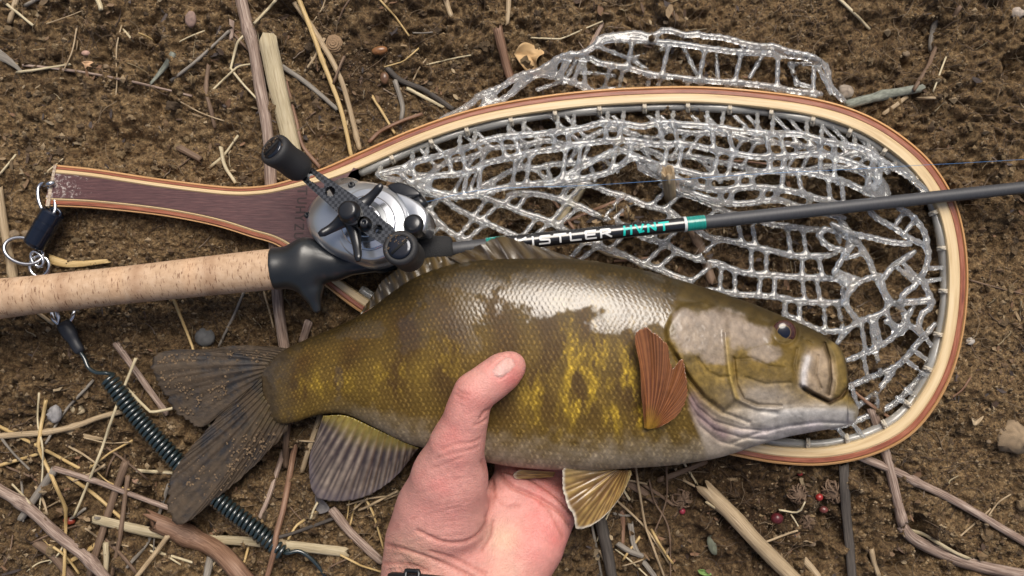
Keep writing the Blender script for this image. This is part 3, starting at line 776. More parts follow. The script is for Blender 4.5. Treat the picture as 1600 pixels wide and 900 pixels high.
# --- stones, seeds, leaves
def pebble(name, label, px, py, rx, ry, col, cat='stone', group=None, rough=.75, up=.6, jit=.12, sub=2, rot=0, dz=0.0):
    q = np.random.RandomState(int(px * 3 + py))
    nu, nv = 14, 9
    V = []
    for i in range(nv + 1):
        th = math.pi * i / nv
        for j in range(nu):
            ph = 2 * math.pi * j / nu
            V.append((math.sin(th) * math.cos(ph), math.sin(th) * math.sin(ph), math.cos(th)))
    V = np.array(V)
    n1 = fbm(V[:, 0] * 2 + px, V[:, 1] * 2 + V[:, 2] * 1.7 + py, 1.3, 3, 8) - .5
    V = V * (1 + 2 * jit * n1[:, None])
    c, s = math.cos(rot), math.sin(rot)
    r1, r2 = rx / 2667, ry / 2667
    X = V[:, 0] * r1; Y = V[:, 1] * r2
    W = np.stack([X * c - Y * s, X * s + Y * c, V[:, 2] * min(r1, r2) * up], -1)
    o_ = P(px, py, 0); g = float(ground_z(o_[0:1], o_[1:2])[0])
    W = W + P(px, py, g + min(r1, r2) * up * .55 + dz)
    F = [(i * nu + j, (i + 1) * nu + j, (i + 1) * nu + (j + 1) % nu, i * nu + (j + 1) % nu) for i in range(nv) for j in range(nu)]
    C = np.array(col) * (1 + 1.0 * (fbm(W[:, 0], W[:, 1], 900, 3, 5) - .5))[:, None]
    o = mk(name, W, F, PEB if rough > .5 else BERRY, None, True, col=C)
    return tag(o, label, cat, group)
PEB = cmat('stone_surface', .8, 1800, .0004, .8)
BERRY = cmat('berry_skin', .3, 900, .0001, .2)
GP = 'small pebbles in the soil'
pebble('pebble', 'pinkish brown stone lying above the long twig', 298, 30, 9, 13, (.24, .16, .13))
pebble('pebble', 'dark blue grey pebble above the tail fin', 320, 527, 16, 15, (.09, .09, .09))
pebble('pebble', 'flat grey stone beside the forked tan branch', 85, 647, 11, 14, (.26, .25, .25), jit=.3)
pebble('pebble', 'cream stone beside the steel coil', 121, 640, 12, 9, (.42, .34, .22), jit=.3)
pebble('pebble', 'white pebble beside the hoop, right of the lashings', 1516, 533, 7, 6, (.42, .38, .33))
pebble('soil_clod', 'pale dry clod of earth at the right side', 1583, 683, 27, 24, (.25, .18, .11), cat='clod', jit=.6)
pebble('soil_clod', 'greyish clod beside the outer net mesh corner', 1322, 143, 12, 11, (.27, .22, .17), cat='clod', jit=.35)
pebble('soil_clod', 'light stone in the upper right corner', 1590, 20, 12, 9, (.36, .30, .25), cat='stone', jit=.3)
pebble('seed_husk', 'leaf shaped grey green seed husk on the soil', 1114, 851, 9, 17, (.13, .14, .10), cat='seed', rot=.25, jit=.04)
pebble('pebble', 'pink pebble above the long thin twig', 134, 83, 7, 4, (.42, .26, .20))
pebble('pebble', 'tan pebble beside the lower tail lobe', 213, 750, 7, 6, (.33, .20, .13))
for x, y, r_ in [(38, 676, 5), (165, 104, 5), (118, 42, 4), (229, 196, 3.5), (610, 97, 4), (672, 130, 5), (1400, 105, 8), (1416, 84, 6), (1508, 22, 5), (22, 366, 9), (40, 365, 7), (28, 345, 6),
                 (1020, 850, 4), (1270, 850, 5), (1420, 806, 4), (1545, 690, 4), (1040, 35, 4), (1490, 575, 5), (1360, 870, 4), (560, 190, 5)]:
    pebble('pebble', 'small tan pebble half sunk in the crumbly soil', x, y, r_, r_ * .8, (.20, .145, .09), group=GP, jit=.2)
GB = 'red berries under the hoop'
pebble('berry', 'bright red berry between two seed heads', 1280, 777, 6, 6, (.24, .022, .02), 'berry', GB, .3, .9, .05, dz=.004)
pebble('berry', 'dull pink shrivelled berry below the bright red one', 1287, 796, 7, 6, (.15, .045, .04), 'berry', GB, .3, .9, .1, dz=.003)
pebble('berry', 'dark crimson berry at the edge of the root hollow', 1214, 810, 10, 9, (.085, .014, .018), 'berry', GB, .3, .9, .08, dz=.002)
pebble('berry', 'tiny red berry close under the hoop', 1250, 739, 5, 5, (.22, .03, .03), 'berry', GB, .3, .9, .08)
pebble('berry', 'small crimson berry beside the ridged seed cone', 1066, 799, 5, 5, (.24, .03, .05), 'berry', GB, .3, .9, .08)
pebble('red_seed', 'shiny dark red seed at the base of a straw', 108, 814, 10, 6, (.20, .035, .02), 'seed', None, .3, .8, .12, rot=-.1, dz=.004)
pebble('seed_husk', 'brown orange nut husk at the edge of the root hole', 593, 79, 13, 7, (.20, .09, .035), 'seed', None, .3, .8, .08, rot=.15, dz=.003)
pebble('seed_husk', 'brown pointed nut husk below the orange one', 601, 122, 7, 10, (.13, .07, .04), 'seed', None, .3, .8, .1, dz=.002)
def seed_husk_ball(label, px, py, r, mat, n=46, squash=.7, name='curled_seed_pod'):
    """curled dry head: a small basket of thin bent bracts"""
    q = np.random.RandomState(int(px + py))
    o_ = P(px, py, 0); g = float(ground_z(o_[0:1], o_[1:2])[0]); R = r / 2667
    c = P(px, py, g + R * .5)
    mb = MB()
    v_, f_ = ico(); mb.add(v_ * R * .72 * np.array([1, 1, squash]) * (1 + q.uniform(-.2, .2, (12, 1))) + c, f_, v_ * .01)
    for i in range(n):
        ph = q.uniform(0, 6.28); t0 = q.uniform(-.9, .5); dth = q.uniform(.6, 1.3)
        th = t0 + np.linspace(0, dth, 6)
        rr = R * q.uniform(.7, 1.05)
        ph2 = ph + np.linspace(0, q.normal(0, .6), 6)
        pts = c + np.stack([rr * np.cos(th) * np.cos(ph2), rr * np.cos(th) * np.sin(ph2), rr * squash * np.sin(th)], -1)
        V, F, T = tube(pts, R * .11 * np.linspace(1.2, .5, 6), 5, .5)
        mb.add(V, F, T + q.uniform(0, 1, 3))
    tag(mb.build(name, LM[mat]), label, 'seed pod')
seed_husk_ball('round curled dry seed head with a white rootlet', 1247, 772, 16, 'brown')
seed_husk_ball('brown crumpled seed head beside the flat dark stick', 1302, 768, 20, 'brown')
seed_husk_ball('small open seed head below the white rootlets', 1262, 816, 13, 'brown')
seed_husk_ball('ridged brown seed cone lying below the belly', 1066, 780, 17, 'brown', 60)
def acorn_cap():
    px, py = 522, 69
    g = float(ground_z(P(px, py, 0)[0:1], P(px, py, 0)[1:2])[0]); R = 14 / 2667
    c = P(px, py, g + R * .1)
    nu, nv = 28, 12
    V = []
    for i in range(nv + 1):
        th = (math.pi / 2 + .2) * i / nv
        for j in range(nu):
            ph = 2 * math.pi * (j + .5 * (i % 2)) / nu
            b_ = 1 + (.07 if (i % 2 == 0) else -.03)
            V.append((R * b_ * math.sin(th) * math.cos(ph), R * b_ * math.sin(th) * math.sin(ph), R * .75 * math.cos(th) * b_))
    V = np.array(V) + c
    F = [(i * nu + j, (i + 1) * nu + j, (i + 1) * nu + (j + 1) % nu, i * nu + (j + 1) % nu) for i in range(nv) for j in range(nu)]
    C = np.array((.24, .155, .085)) * (.75 + .5 * np.random.RandomState(2).rand(len(V), 1))
    tag(mk('acorn_cap', V, F, PEB, None, False, col=C), 'knobbly brown acorn cap beside the paired yellow straws', 'acorn cap')
acorn_cap()
def leaf(name, label, outline, col, curl=.004, z0=.002):
    o_ = np.array(outline, float); c = o_.mean(0)
    per = cr(np.vstack([o_, o_[:1]]), 40)[:-1]
    V = []; F = []; rings = 6
    for k in range(rings):
        t = 1 - k / rings
        d = c + (per - c) * t
        w = P(d[:, 0], d[:, 1], np.zeros(len(d)))
        z = ground_z(w[:, 0], w[:, 1]).mean() + z0 + curl * t ** 2 * (.5 + .8 * np.sin(np.arange(len(d)) / len(d) * 6.28 * 2.5)) + .0012 * fbm(d[:, 0], d[:, 1], .12, 2, 6)
        V.append(P(d[:, 0], d[:, 1], z))
    n = len(per)
    V = np.vstack(V); nb = len(V)
    for k in range(rings - 1):
        for j in range(n):
            F.append((k * n + j, k * n + (j + 1) % n, (k + 1) * n + (j + 1) % n, (k + 1) * n + j))
    F.append(tuple((rings - 1) * n + j for j in range(n)))
    B = V.copy(); B[:, 2] -= .0004
    F2 = [tuple(nb + i for i in f[::-1]) for f in F]
    F3 = [(j, nb + j, nb + (j + 1) % n, (j + 1) % n) for j in range(n)]
    VV = np.vstack([V, B])
    C = np.array(col) * (.7 + .6 * fbm(VV[:, 0], VV[:, 1], 350, 4, 9))[:, None]
    return tag(mk(name, VV, F + F2 + F3, LEAF, None, True, col=C), label, 'leaf')
LEAF = cmat('dry_leaf', .7, 1200, .0003, .6)
leaf('dry_leaf', 'curled tan leaf fragment beside the outer net mesh', [(803, 84), (812, 70), (822, 66), (836, 72), (851, 82), (842, 88), (838, 97), (839, 108), (824, 112), (812, 98)], (.50, .33, .16))
leaf('dry_leaf', 'small tan star shaped leaf above the long twig', [(127, 97), (136, 95), (146, 97), (140, 101), (144, 105), (136, 104), (133, 108), (131, 101)], (.48, .30, .17), .001)
leaf('dry_leaf', 'pale leaf scrap on the soil right of the hoop', [(1518, 652), (1526, 656), (1537, 650), (1531, 660), (1522, 665)], (.42, .32, .2), .001)
leaf('green_leaf', 'little green leaf blade at the lower edge', [(1090, 891), (1100, 890), (1112, 897), (1104, 900), (1094, 897)], (.16, .26, .07), .001)
leaf('dry_leaf', 'grey flat leaf piece below the anal fin', [(492, 774), (505, 782), (515, 795), (505, 802), (494, 800)], (.12, .11, .11), .001)

# ------------------------------------------------------------------ landing net
NET = thing('landing_net', 'wooden landing net with laminated hoop, dark purple handle and clear rubber bag', 'landing net', P(300, 320, .002))
HZ0, HZ1 = .004, .0145
hoop_px = [(84, 257), (150, 264), (250, 279), (350, 291), (400, 291), (440, 284), (500, 264), (560, 238), (640, 203), (720, 175), (800, 157), (900, 143), (1000, 136), (1100, 135),
           (1200, 143), (1280, 155), (1345, 175), (1400, 205), (1450, 247), (1485, 297), (1504, 350), (1513, 420), (1509, 500), (1492, 575), (1462, 636),
           (1420, 683), (1360, 713), (1290, 727), (1220, 725), (1150, 713), (1050, 690), (900, 645), (760, 590), (650, 540), (561, 487), (500, 440), (440, 388), (390, 370), (330, 352),
           (250, 337), (150, 326), (71, 322)]
hp = cr(hoop_px, 520)
def offs(path, d):
    t = np.gradient(path, axis=0); t /= np.linalg.norm(t, axis=1)[:, None]
    n = np.stack([-t[:, 1], t[:, 0]], -1)           # inward for this direction of travel
    return path + n * np.asarray(d)[:, None]
hlen = np.linspace(0, 1, 520)
on_hoop = sstep(420, 560, hp[:, 0])                  # 0 on the handle, 1 on the hoop
PX = 1 / 2735
def strip(name, d0, d1, z0, z1, mat, bev=.0006, ripple=0):
    zt = np.full(520, z1)
    A = offs(hp, d0); B = offs(hp, d1)
    e = bev / PX
    rows = [P(A[:, 0], A[:, 1], zt * 0 + z0), P(A[:, 0], A[:, 1], zt - bev),
            P(*offs(hp, d0 + e).T, zt), P(*offs(hp, d1 - e).T, zt), P(B[:, 0], B[:, 1], zt - bev), P(B[:, 0], B[:, 1], zt * 0 + z0)]
    # keep the sides vertical in space (same ground position as the upper edge)
    rows[0][:, :2] = rows[1][:, :2]; rows[5][:, :2] = rows[4][:, :2]
    V = np.stack(rows, 1).reshape(-1, 3); m = 6
    L = np.r_[0, np.cumsum(np.linalg.norm(np.diff(hp, axis=0), axis=1))] * PX
    T = np.stack([np.tile(np.arange(m) * .002, 520), np.tile([0, .008, .01, .01, .008, 0], 520), np.repeat(L, m)], -1)
    F = [(i * m + j, i * m + (j + 1) % m, (i + 1) * m + (j + 1) % m, (i + 1) * m + j) for i in range(519) for j in range(m)]
    F += [tuple(range(m - 1, -1, -1)), tuple(519 * m + j for j in range(m))]
    mb = MB(); mb.add(V, F, T)
    return mb.build(name, mat, NET, smooth=False)
W_TAN = nmat('wood_ash', [(.2, (.40, .20, .075)), (.5, (.56, .31, .13)), (.8, (.66, .42, .21))], scale=(500, 500, 30), rough=.32, bd=.0001, bs=.3, Coat_Weight=.4, Coat_Roughness=.15)
W_RED = nmat('wood_redheart', [(.3, (.12, .030, .016)), (.5, (.27, .082, .040)), (.72, (.42, .17, .095))], scale=(700, 700, 60), rough=.35, bd=.0001, bs=.3, Coat_Weight=.4, Coat_Roughness=.15)
W_CREAM = nmat('wood_maple', [(.3, (.46, .31, .15)), (.5, (.64, .48, .27)), (.75, (.74, .60, .38))], scale=(900, 900, 22), rough=.35, bd=.0001, bs=.3, Coat_Weight=.4, Coat_Roughness=.15)
W_PURPLE = nmat('wood_purpleheart', [(.25, (.040, .015, .016)), (.5, (.080, .031, .032)), (.75, (.14, .064, .058))], vec='obj', scale=(110, 1500, 600), detail=8, rough=.4, bd=.0002, bs=.5, Coat_Weight=.2, Coat_Roughness=.2)
wide = np.interp(hp[:, 0], [560, 1200, 1480], [.55, .7, 1.0])
w1 = 3 + 1.5 * on_hoop; w2 = w1 + 4 + 4.5 * on_hoop * wide; w3 = w2 + 7 + 11 * on_hoop * wide
w2 = w2 + 2 * (hlen > .6) * (1 - on_hoop)
strip('outer_strip', w1 * 0, w1, HZ0, HZ1 - .0012, W_TAN, .0009)
strip('red_strip', w1 + .15, w2, HZ0, HZ1 - .0003, W_RED, .0003)
strip('inner_strip', w2 + .15, w3, HZ0, HZ1, W_CREAM, .0008)
def scuffs(m):
    N, L = m.node_tree.nodes, m.node_tree.links; b = N['Principled BSDF']
    src = b.inputs['Base Color'].links[0].from_socket
    g = N.new('ShaderNodeNewGeometry'); sp = N.new('ShaderNodeSeparateXYZ'); L.new(g.outputs['Position'], sp.inputs[0])
    mr = N.new('ShaderNodeMapRange'); L.new(sp.outputs['X'], mr.inputs['Value'])
    mr.inputs['From Min'].default_value = -.268; mr.inputs['From Max'].default_value = -.215; mr.inputs['To Min'].default_value = .30; mr.inputs['To Max'].default_value = .0
    f = noise(N, L, coords(N, L, 'obj', (420, 420, 420)), 8, .75)
    ad = N.new('ShaderNodeMath'); ad.operation = 'ADD'; L.new(f, ad.inputs[0]); L.new(mr.outputs[0], ad.inputs[1])
    r = ramp(N, L, ad.outputs[0], [(.74, (0, 0, 0)), (.84, (1, 1, 1))])
    mx = N.new('ShaderNodeMix'); mx.data_type = 'RGBA'; L.new(r, mx.inputs[0]); L.new(src, mx.inputs[6]); mx.inputs[7].default_value = (.42, .36, .33, 1)
    L.new(mx.outputs[2], b.inputs['Base Color'])
scuffs(W_PURPLE)
# purple core of the handle
inner = offs(hp, w3 - .4)
top_e = inner[(hlen < .5) & (inner[:, 0] < 560)]; bot_e = inner[(hlen > .5) & (inner[:, 0] < 520)]
core = np.vstack([top_e, [(552, 262), (534, 292), (512, 330), (500, 370), (505, 400), (520, 440)], bot_e])
nC = len(core)
ct = P(core[:, 0], core[:, 1], HZ1 + .0002); cb = ct.copy(); cb[:, 2] = HZ0 + .0005
mk('handle_core', np.vstack([ct, cb]), [tuple(range(nC - 1, -1, -1)), tuple(nC + i for i in range(nC))] + [(i, (i + 1) % nC, nC + (i + 1) % nC, nC + i) for i in range(nC)], W_PURPLE, NET, False)
ce = np.array([(84, 257), (88, 258), (77, 322), (71, 322)]); e_t = P(ce[:, 0], ce[:, 1], HZ1 + .0004); e_b = e_t.copy(); e_b[:, 2] = HZ0
W_END = nmat('wood_end_wear', [(.3, (.16, .09, .07)), (.5, (.42, .33, .24)), (.7, (.62, .54, .44))], vec='obj', scale=(900, 900, 900), rough=.6)
mk('handle_end', np.vstack([e_t, e_b]), [(3, 2, 1, 0), (4, 5, 6, 7)] + [(i, (i + 1) % 4, 4 + (i + 1) % 4, 4 + i) for i in range(4)], W_END, NET, False)

# stroke lettering: ribbons laid on a surface by a mapping function
GLY = {'K': [[(0, 0), (0, 1)], [(.85, 1), (.08, .48)], [(.25, .58), (.9, 0)]], 'I': [[(.3, 0), (.3, 1)]],
       'S': [[(.88, .98), (.1, .98), (.05, .55), (.85, .48), (.85, .02), (0, .02)]], 'T': [[(0, 1), (.95, 1)], [(.47, .95), (.47, 0)]],
       'L': [[(.05, 1), (.05, .02), (.9, .02)]], 'E': [[(.9, 1), (.05, 1), (.05, .02), (.9, .02)], [(.1, .5), (.8, .5)]],
       'R': [[(.05, 0), (.05, 1), (.82, 1), (.86, .55), (.1, .47)], [(.45, .45), (.92, 0)]],
       'H': [[(.05, -.1), (.12, 1)], [(.1, .62), (.8, .68)], [(.8, -.05), (.86, 1)]],
       'V': [[(.05, 1), (.42, .05), (.85, 1)], [(.42, .05), (.8, .12)]], 'N': [[(.05, 0), (.05, 1), (.85, .1), (.85, 1.05)]],
       'h': [[(.05, 0), (.05, 1)], [(.05, .5), (.85, .5)], [(.85, 0), (.85, 1)]], 'Y': [[(.05, 1), (.45, .5), (.85, 1)], [(.45, .5), (.45, 0)]],
       'Z': [[(.05, 1), (.85, 1), (.05, 0), (.88, 0)]], 'U': [[(.05, 1), (.08, .1), (.45, 0), (.8, .1), (.85, 1)]], 'i': [[(.45, 0), (.45, 1)]]}
def ribbon(poly, w, mapf, mb, lift):
    d = lin(poly, max(4, int(len(poly) * 7)))
    t = np.gradient(d, axis=0); t /= np.linalg.norm(t, axis=1)[:, None] + 1e-9
    n = np.stack([-t[:, 1], t[:, 0]], -1)
    d[0] -= t[0] * w * .5; d[-1] += t[-1] * w * .5
    V = np.concatenate([mapf(d + n * w * k, lift) for k in (.5, .17, -.17, -.5)])
    m = len(d)
    mb.add(V, [(k * m + i, (k + 1) * m + i, (k + 1) * m + i + 1, k * m + i + 1) for k in range(3) for i in range(m - 1)])
INK = pmat('engraved_ink', (.03, .014, .014), .6)
for i, (ch, (cx, cy)) in enumerate(zip('TUhYZU', [(473, 299), (472, 314), (470, 328), (469, 341), (468, 355), (467, 369)])):
    mb = MB()
    for q_, poly in enumerate(GLY[ch]):
        pl = np.array(poly, float)
        img = np.stack([cx - 7 + pl[:, 1] * 13, cy - 5 + pl[:, 0] * 10], -1)
        ribbon(img, 2.4, lambda d, l: P(d[:, 0], d[:, 1], HZ1 + .0003 + l), mb, .00006 * q_)
    mb.build('letter', INK, NET, False)

# clear rubber
def rubber():
    m, N, L, b = newmat('clear_rubber')
    f = noise(N, L, coords(N, L, 'obj', (160, 160, 160)), 4)
    L.new(ramp(N, L, f, [(.3, (.80, .83, .85)), (.55, (.90, .91, .91)), (.75, (.88, .86, .76))]), b.inputs['Base Color'])
    setp(b, Roughness=.10, IOR=1.40, Transmission_Weight=.86, Specular_IOR_Level=.6, Coat_Weight=.55, Coat_Roughness=.06)
    return m
RUB = rubber()
RIMM = pmat('rim_rubber', (.66, .65, .61), .25, 500, .0004, .3, Transmission_Weight=.6, Coat_Weight=.6, Coat_Roughness=.08)
hmask = (hp[:, 0] > 545) & (hlen > .1) & (hlen < .9)
rim = offs(hp, w3 + 7)[hmask]
rim3 = P(rim[:, 0], rim[:, 1], .0085 + .0008 * np.sin(np.arange(len(rim)) * .35))
V, F, T = tube(rim3, .0024 + .0004 * np.sin(np.arange(len(rim)) * .23), 10, 1.3)
mb = MB(); mb.add(V, F, T); mb.build('bag_rim', RIMM, NET)

def ladder(A, B, d, pitch, gap, phase, maxd=95, two=True):
    """pairs of short cross strands from cord A to cord B along image direction d"""
    out = []
    d = np.array(d, float); d /= np.linalg.norm(d)
    L = np.r_[0, np.cumsum(np.linalg.norm(np.diff(A[:, :2], axis=0), axis=1))]
    s = phase
    while s < L[-1]:
        for k in ((0, gap) if two else (0,)):
            if s + k > L[-1]: continue
            a = np.array([np.interp(s + k, L, A[:, q]) for q in range(3)])
            v = B[:, :2] - a[:2]; r = np.linalg.norm(v, axis=1) + 1e-6
            cs = (v @ d) / r
            ok = (cs > .75) & (r < maxd) & (r > 6)
            if not ok.any(): continue
            j = np.where(ok, cs - r * .0006, -9).argmax()
            out.append((a, B[j]))
        s += pitch
    return out
def rowpx(pts, z, seed, zj=.0025, wob=2.0, n=None):
    p = np.asarray(pts, float)
    L = np.linalg.norm(np.diff(p, axis=0), axis=1).sum()
    n = n or max(8, int(L / 11))
    d = cr(p, n)
    t = np.arange(n) * 11.0
    d = d + wob * np.stack([fbm(t * .03, t * 0 + seed, 1, 2, 3) - .5, fbm(t * .03, t * 0 + seed + 9, 1, 2, 4) - .5], -1) * 2
    w = P(d[:, 0], d[:, 1], np.zeros(n))
    if np.isscalar(z): z = np.full(n, z)
    else: z = np.interp(np.linspace(0, 1, n), np.linspace(0, 1, len(z)), z)
    zz = z + zj * (fbm(t * .022, t * 0 + seed * 3.1, 1, 2, 6) - .5) * 2
    return np.c_[d, zz]
def bag_layer(rows, ladders, cord, cross, k, h=.00075, extra=()):
    allp = [P(r[:, 0], r[:, 1], r[:, 2]) for r in rows]
    A = np.vstack(allp); lo = A.min(0) - .008; hi = A.max(0) + .008
    vx = Vox(lo, hi, h)
    for p in allp:
        for i in range(len(p) - 1): vx.cone(p[i], p[i + 1], cord, cord, k, zs=.7)
    for a, b in ladders:
        p0 = P(a[0], a[1], a[2]); p1 = P(b[0], b[1], b[2])
        mid = (p0 + p1) / 2
        vx.cone(p0, mid, cross * 1.15, cross * .9, k, zs=.7); vx.cone(mid, p1, cross * .9, cross * 1.15, k, zs=.7)
    V, F = vx.mesh()
    return smooth_mesh(V, F, 1, .4), F
bag = []
# --- flat lower sheet of the bag, seen beside the rod
z = .0065
Lr = [rowpx(p, zz, i, .0015) for i, (p, zz) in enumerate([
    ([(640, 285), (655, 307), (682, 342), (707, 365), (732, 379), (760, 392)], .010),
    ([(668, 299), (692, 310), (712, 325), (742, 340), (775, 355), (805, 368), (860, 395), (900, 410)], .010),
    ([(742, 304), (780, 317), (815, 330), (850, 342), (875, 355), (905, 370), (940, 385), (978, 399), (1006, 413), (1044, 427), (1080, 440)], .009),
    ([(795, 303), (825, 301), (862, 307), (900, 320), (932, 335), (970, 350), (1006, 370), (1040, 381), (1063, 394), (1097, 406), (1125, 413), (1157, 425), (1204, 430), (1244, 432), (1300, 436), (1320, 440)], .0085),
    ([(852, 290), (890, 288), (927, 290), (952, 301), (987, 311), (1006, 319), (1042, 328), (1057, 338), (1091, 360), (1110, 371), (1148, 377), (1176, 385), (1214, 393), (1240, 399), (1278, 400), (1305, 396)], .0085),
    ([(1030, 290), (1065, 301), (1087, 309), (1116, 321), (1138, 332), (1180, 344), (1222, 352), (1262, 357), (1290, 362)], .009),
    ([(1100, 452), (1153, 459), (1186, 461), (1220, 465), (1244, 471), (1273, 473), (1318, 474)], .0085),
    ([(1225, 490), (1262, 507), (1289, 517), (1318, 516)], .009)])]
lad = []
for a, b, ph in [(0, 1, 0), (1, 2, 20), (2, 3, 10), (3, 4, 40), (4, 5, 15)]:
    lo_, up_ = (Lr[a], Lr[b])
    left = up_[up_[:, 0] < 1130]; right = up_[up_[:, 0] >= 1110]
    lad += ladder(left, lo_, (-.72, .70), 84, 22, ph, 74)
    if len(right) > 3: lad += ladder(right, lo_, (.12, 1), 82, 24, ph + 20, 60)
lad += ladder(Lr[3][Lr[3][:, 0] > 1100], Lr[6], (.05, 1), 64, 22, 18, 60)
lad += ladder(Lr[6], Lr[7], (.1, 1), 60, 22, 8, 60)
lad += ladder(Lr[0], rowpx([(600, 330), (650, 372), (690, 400)], .008, 3), (-.72, .7), 60, 19, 5, 60)
bag.append(bag_layer(Lr, lad, .00152, .00130, .0021))
# --- upper, crumpled part of the bag inside the hoop: two sheets over each other
M1 = [(590, 272), (628, 263), (657, 251), (694, 241), (732, 230), (761, 219), (798, 212), (846, 209), (880, 206), (908, 201), (942, 192), (971, 194), (1003, 199), (1031, 192), (1069, 195), (1126, 199), (1160, 205), (1207, 208), (1251, 210), (1292, 222), (1330, 228), (1351, 234), (1372, 247), (1404, 266), (1426, 281), (1450, 302)]
M2 = [(640, 285), (676, 276), (713, 273), (736, 268), (761, 254), (789, 247), (817, 243), (846, 236), (874, 232), (903, 225), (937, 222), (984, 218), (1022, 226), (1059, 225), (1107, 233), (1160, 242), (1224, 244), (1266, 240), (1309, 247), (1341, 258), (1364, 270), (1372, 283), (1356, 298)]
M3 = [(592, 274), (628, 281), (657, 292), (685, 302), (713, 306), (742, 304), (770, 295), (808, 290), (864, 284), (900, 281), (930, 276), (965, 262), (990, 246), (1022, 256), (1050, 263), (1088, 272), (1126, 277), (1170, 272), (1213, 266), (1266, 270), (1309, 281), (1341, 294), (1385, 316)]
M4 = [(865, 286), (908, 262), (937, 246), (965, 234), (993, 243), (1022, 262), (1050, 276), (1088, 290), (1126, 296), (1180, 293), (1224, 297), (1277, 310), (1330, 326)]
M5 = [(1000, 262), (1060, 292), (1110, 312), (1160, 318), (1210, 312), (1260, 326), (1320, 340)]
Mr = [rowpx(p, zz, 20 + i, .003) for i, (p, zz) in enumerate([(M1, .021), (M2, .020), (M3, .018), (M4, .017), (M5, .015)])]
rimrow = np.c_[rim, np.full(len(rim), .0095)]
rim_top = rimrow[(rim[:, 1] < 300)]
lad = []
mL = Mr[0]
lad += ladder(rim_top, Mr[0], (-.12, 1), 78, 26, 12, 80)
lad += ladder(Mr[0], Mr[1], (.22, 1), 84, 23, 30, 60)
lad += ladder(Mr[1], Mr[2], (-.15, 1), 80, 23, 12, 70)
lad += ladder(Mr[2], Mr[3], (.1, 1), 70, 22, 22, 50)
lad += ladder(Mr[3], Mr[4], (-.2, 1), 70, 22, 8, 50)
bag.append(bag_layer(Mr, lad, .00158, .00130, .0020))
q = np.random.RandomState(5)
Nr = []
for i, (p, dx, dy, zz) in enumerate([(M1, 14, 14, .0105), (M2, 18, 20, .0100)]):
    pp = np.array(p, float) + (dx, dy) + q.normal(0, 5, (len(p), 2))
    pp = pp[(pp[:, 0] > 610) & (pp[:, 0] < 1420)]
    Nr.append(rowpx(pp, zz, 40 + i, .002))
lad = []
lad += ladder(rim_top, Nr[0], (.75, .7), 70, 22, 30, 90)
lad += ladder(Nr[0], Nr[1], (-.5, .85), 88, 21, 6, 80)
lad += ladder(Nr[1], np.c_[np.array(M3, float) + (0, 6), np.full(len(M3), .0095)], (.5, .85), 88, 21, 16, 80)
bag.append(bag_layer(Nr, lad, .00142, .00125, .0018))
# --- loose curls at the right end of the hoop
Cr = [rowpx(p, zz, 60 + i, .002) for i, (p, zz) in enumerate([
    ([(1338, 379), (1307, 362), (1289, 357), (1281, 368), (1296, 386), (1324, 393)], .014),
    ([(1338, 378), (1324, 393), (1307, 420), (1305, 430), (1316, 438), (1333, 452)], .013),
    ([(1310, 342), (1338, 378), (1360, 409), (1367, 431), (1384, 462), (1409, 482), (1416, 504), (1409, 522)], .012),
    ([(1367, 431), (1344, 440), (1327, 458), (1322, 474), (1333, 490), (1344, 502)], .013),
    ([(1384, 463), (1387, 475), (1378, 489), (1344, 502), (1325, 514), (1310, 536)], .012),
    ([(1355, 325), (1369, 340), (1400, 358), (1422, 373), (1449, 389), (1447, 418), (1431, 444), (1413, 458), (1406, 474)], .014),
    ([(1376, 438), (1393, 418), (1412, 405), (1429, 393)], .0095),
    ([(1440, 436), (1456, 468), (1454, 480), (1440, 491), (1433, 514)], .012),
    ([(1300, 350), (1327, 364), (1356, 369), (1389, 378), (1422, 381)], .0165),
    ([(1395, 318), (1412, 328), (1427, 340), (1446, 368), (1449, 389)], .013),
    ([(1322, 563), (1364, 548), (1390, 532), (1409, 512), (1428, 478)], .010),
    ([(1308, 612), (1353, 594), (1403, 571), (1434, 536), (1460, 505)], .009),
    ([(1330, 642), (1350, 628), (1372, 610), (1395, 583)], .009),
    ([(1300, 668), (1341, 657), (1392, 633), (1434, 594), (1456, 556)], .008),
    ([(1240, 700), (1290, 694), (1345, 680)], .008),
    ([(1405, 474), (1430, 472), (1452, 470)], .013)])]
lad = []
X3 = lambda x0, y0, x1, y1, za=.012, zb=.011: lad.append((np.array([x0, y0, za]), np.array([x1, y1, zb])))
for a in [(1307, 362, 1312, 378), (1350, 395, 1322, 404), (1316, 436, 1348, 440), (1310, 424, 1340, 436), (1368, 501, 1376, 535), (1386, 488, 1398, 520), (1349, 556, 1356, 592), (1368, 547, 1376, 583),
          (1331, 604, 1340, 636), (1368, 614, 1373, 641), (1397, 355, 1412, 332), (1412, 366, 1430, 343), (1400, 416, 1425, 438), (1408, 408, 1432, 432), (1447, 420, 1472, 418), (1444, 440, 1470, 436), (1310, 670, 1325, 690), (1333, 663, 1350, 683),
          (1402, 621, 1416, 630), (1415, 608, 1430, 617), (1440, 582, 1452, 590), (1425, 545, 1448, 562), (1413, 561, 1432, 575), (1376, 430, 1384, 462), (1384, 503, 1408, 512), (1345, 502, 1352, 545), (1360, 497, 1367, 545), (1413, 500, 1437, 522), (1436, 512, 1455, 540),
          (1322, 516, 1290, 517), (1318, 474, 1324, 470), (1300, 436, 1309, 428), (1330, 366, 1322, 392)]:
    X3(*a)
bag.append(bag_layer(Cr, lad, .00155, .00130, .0020))
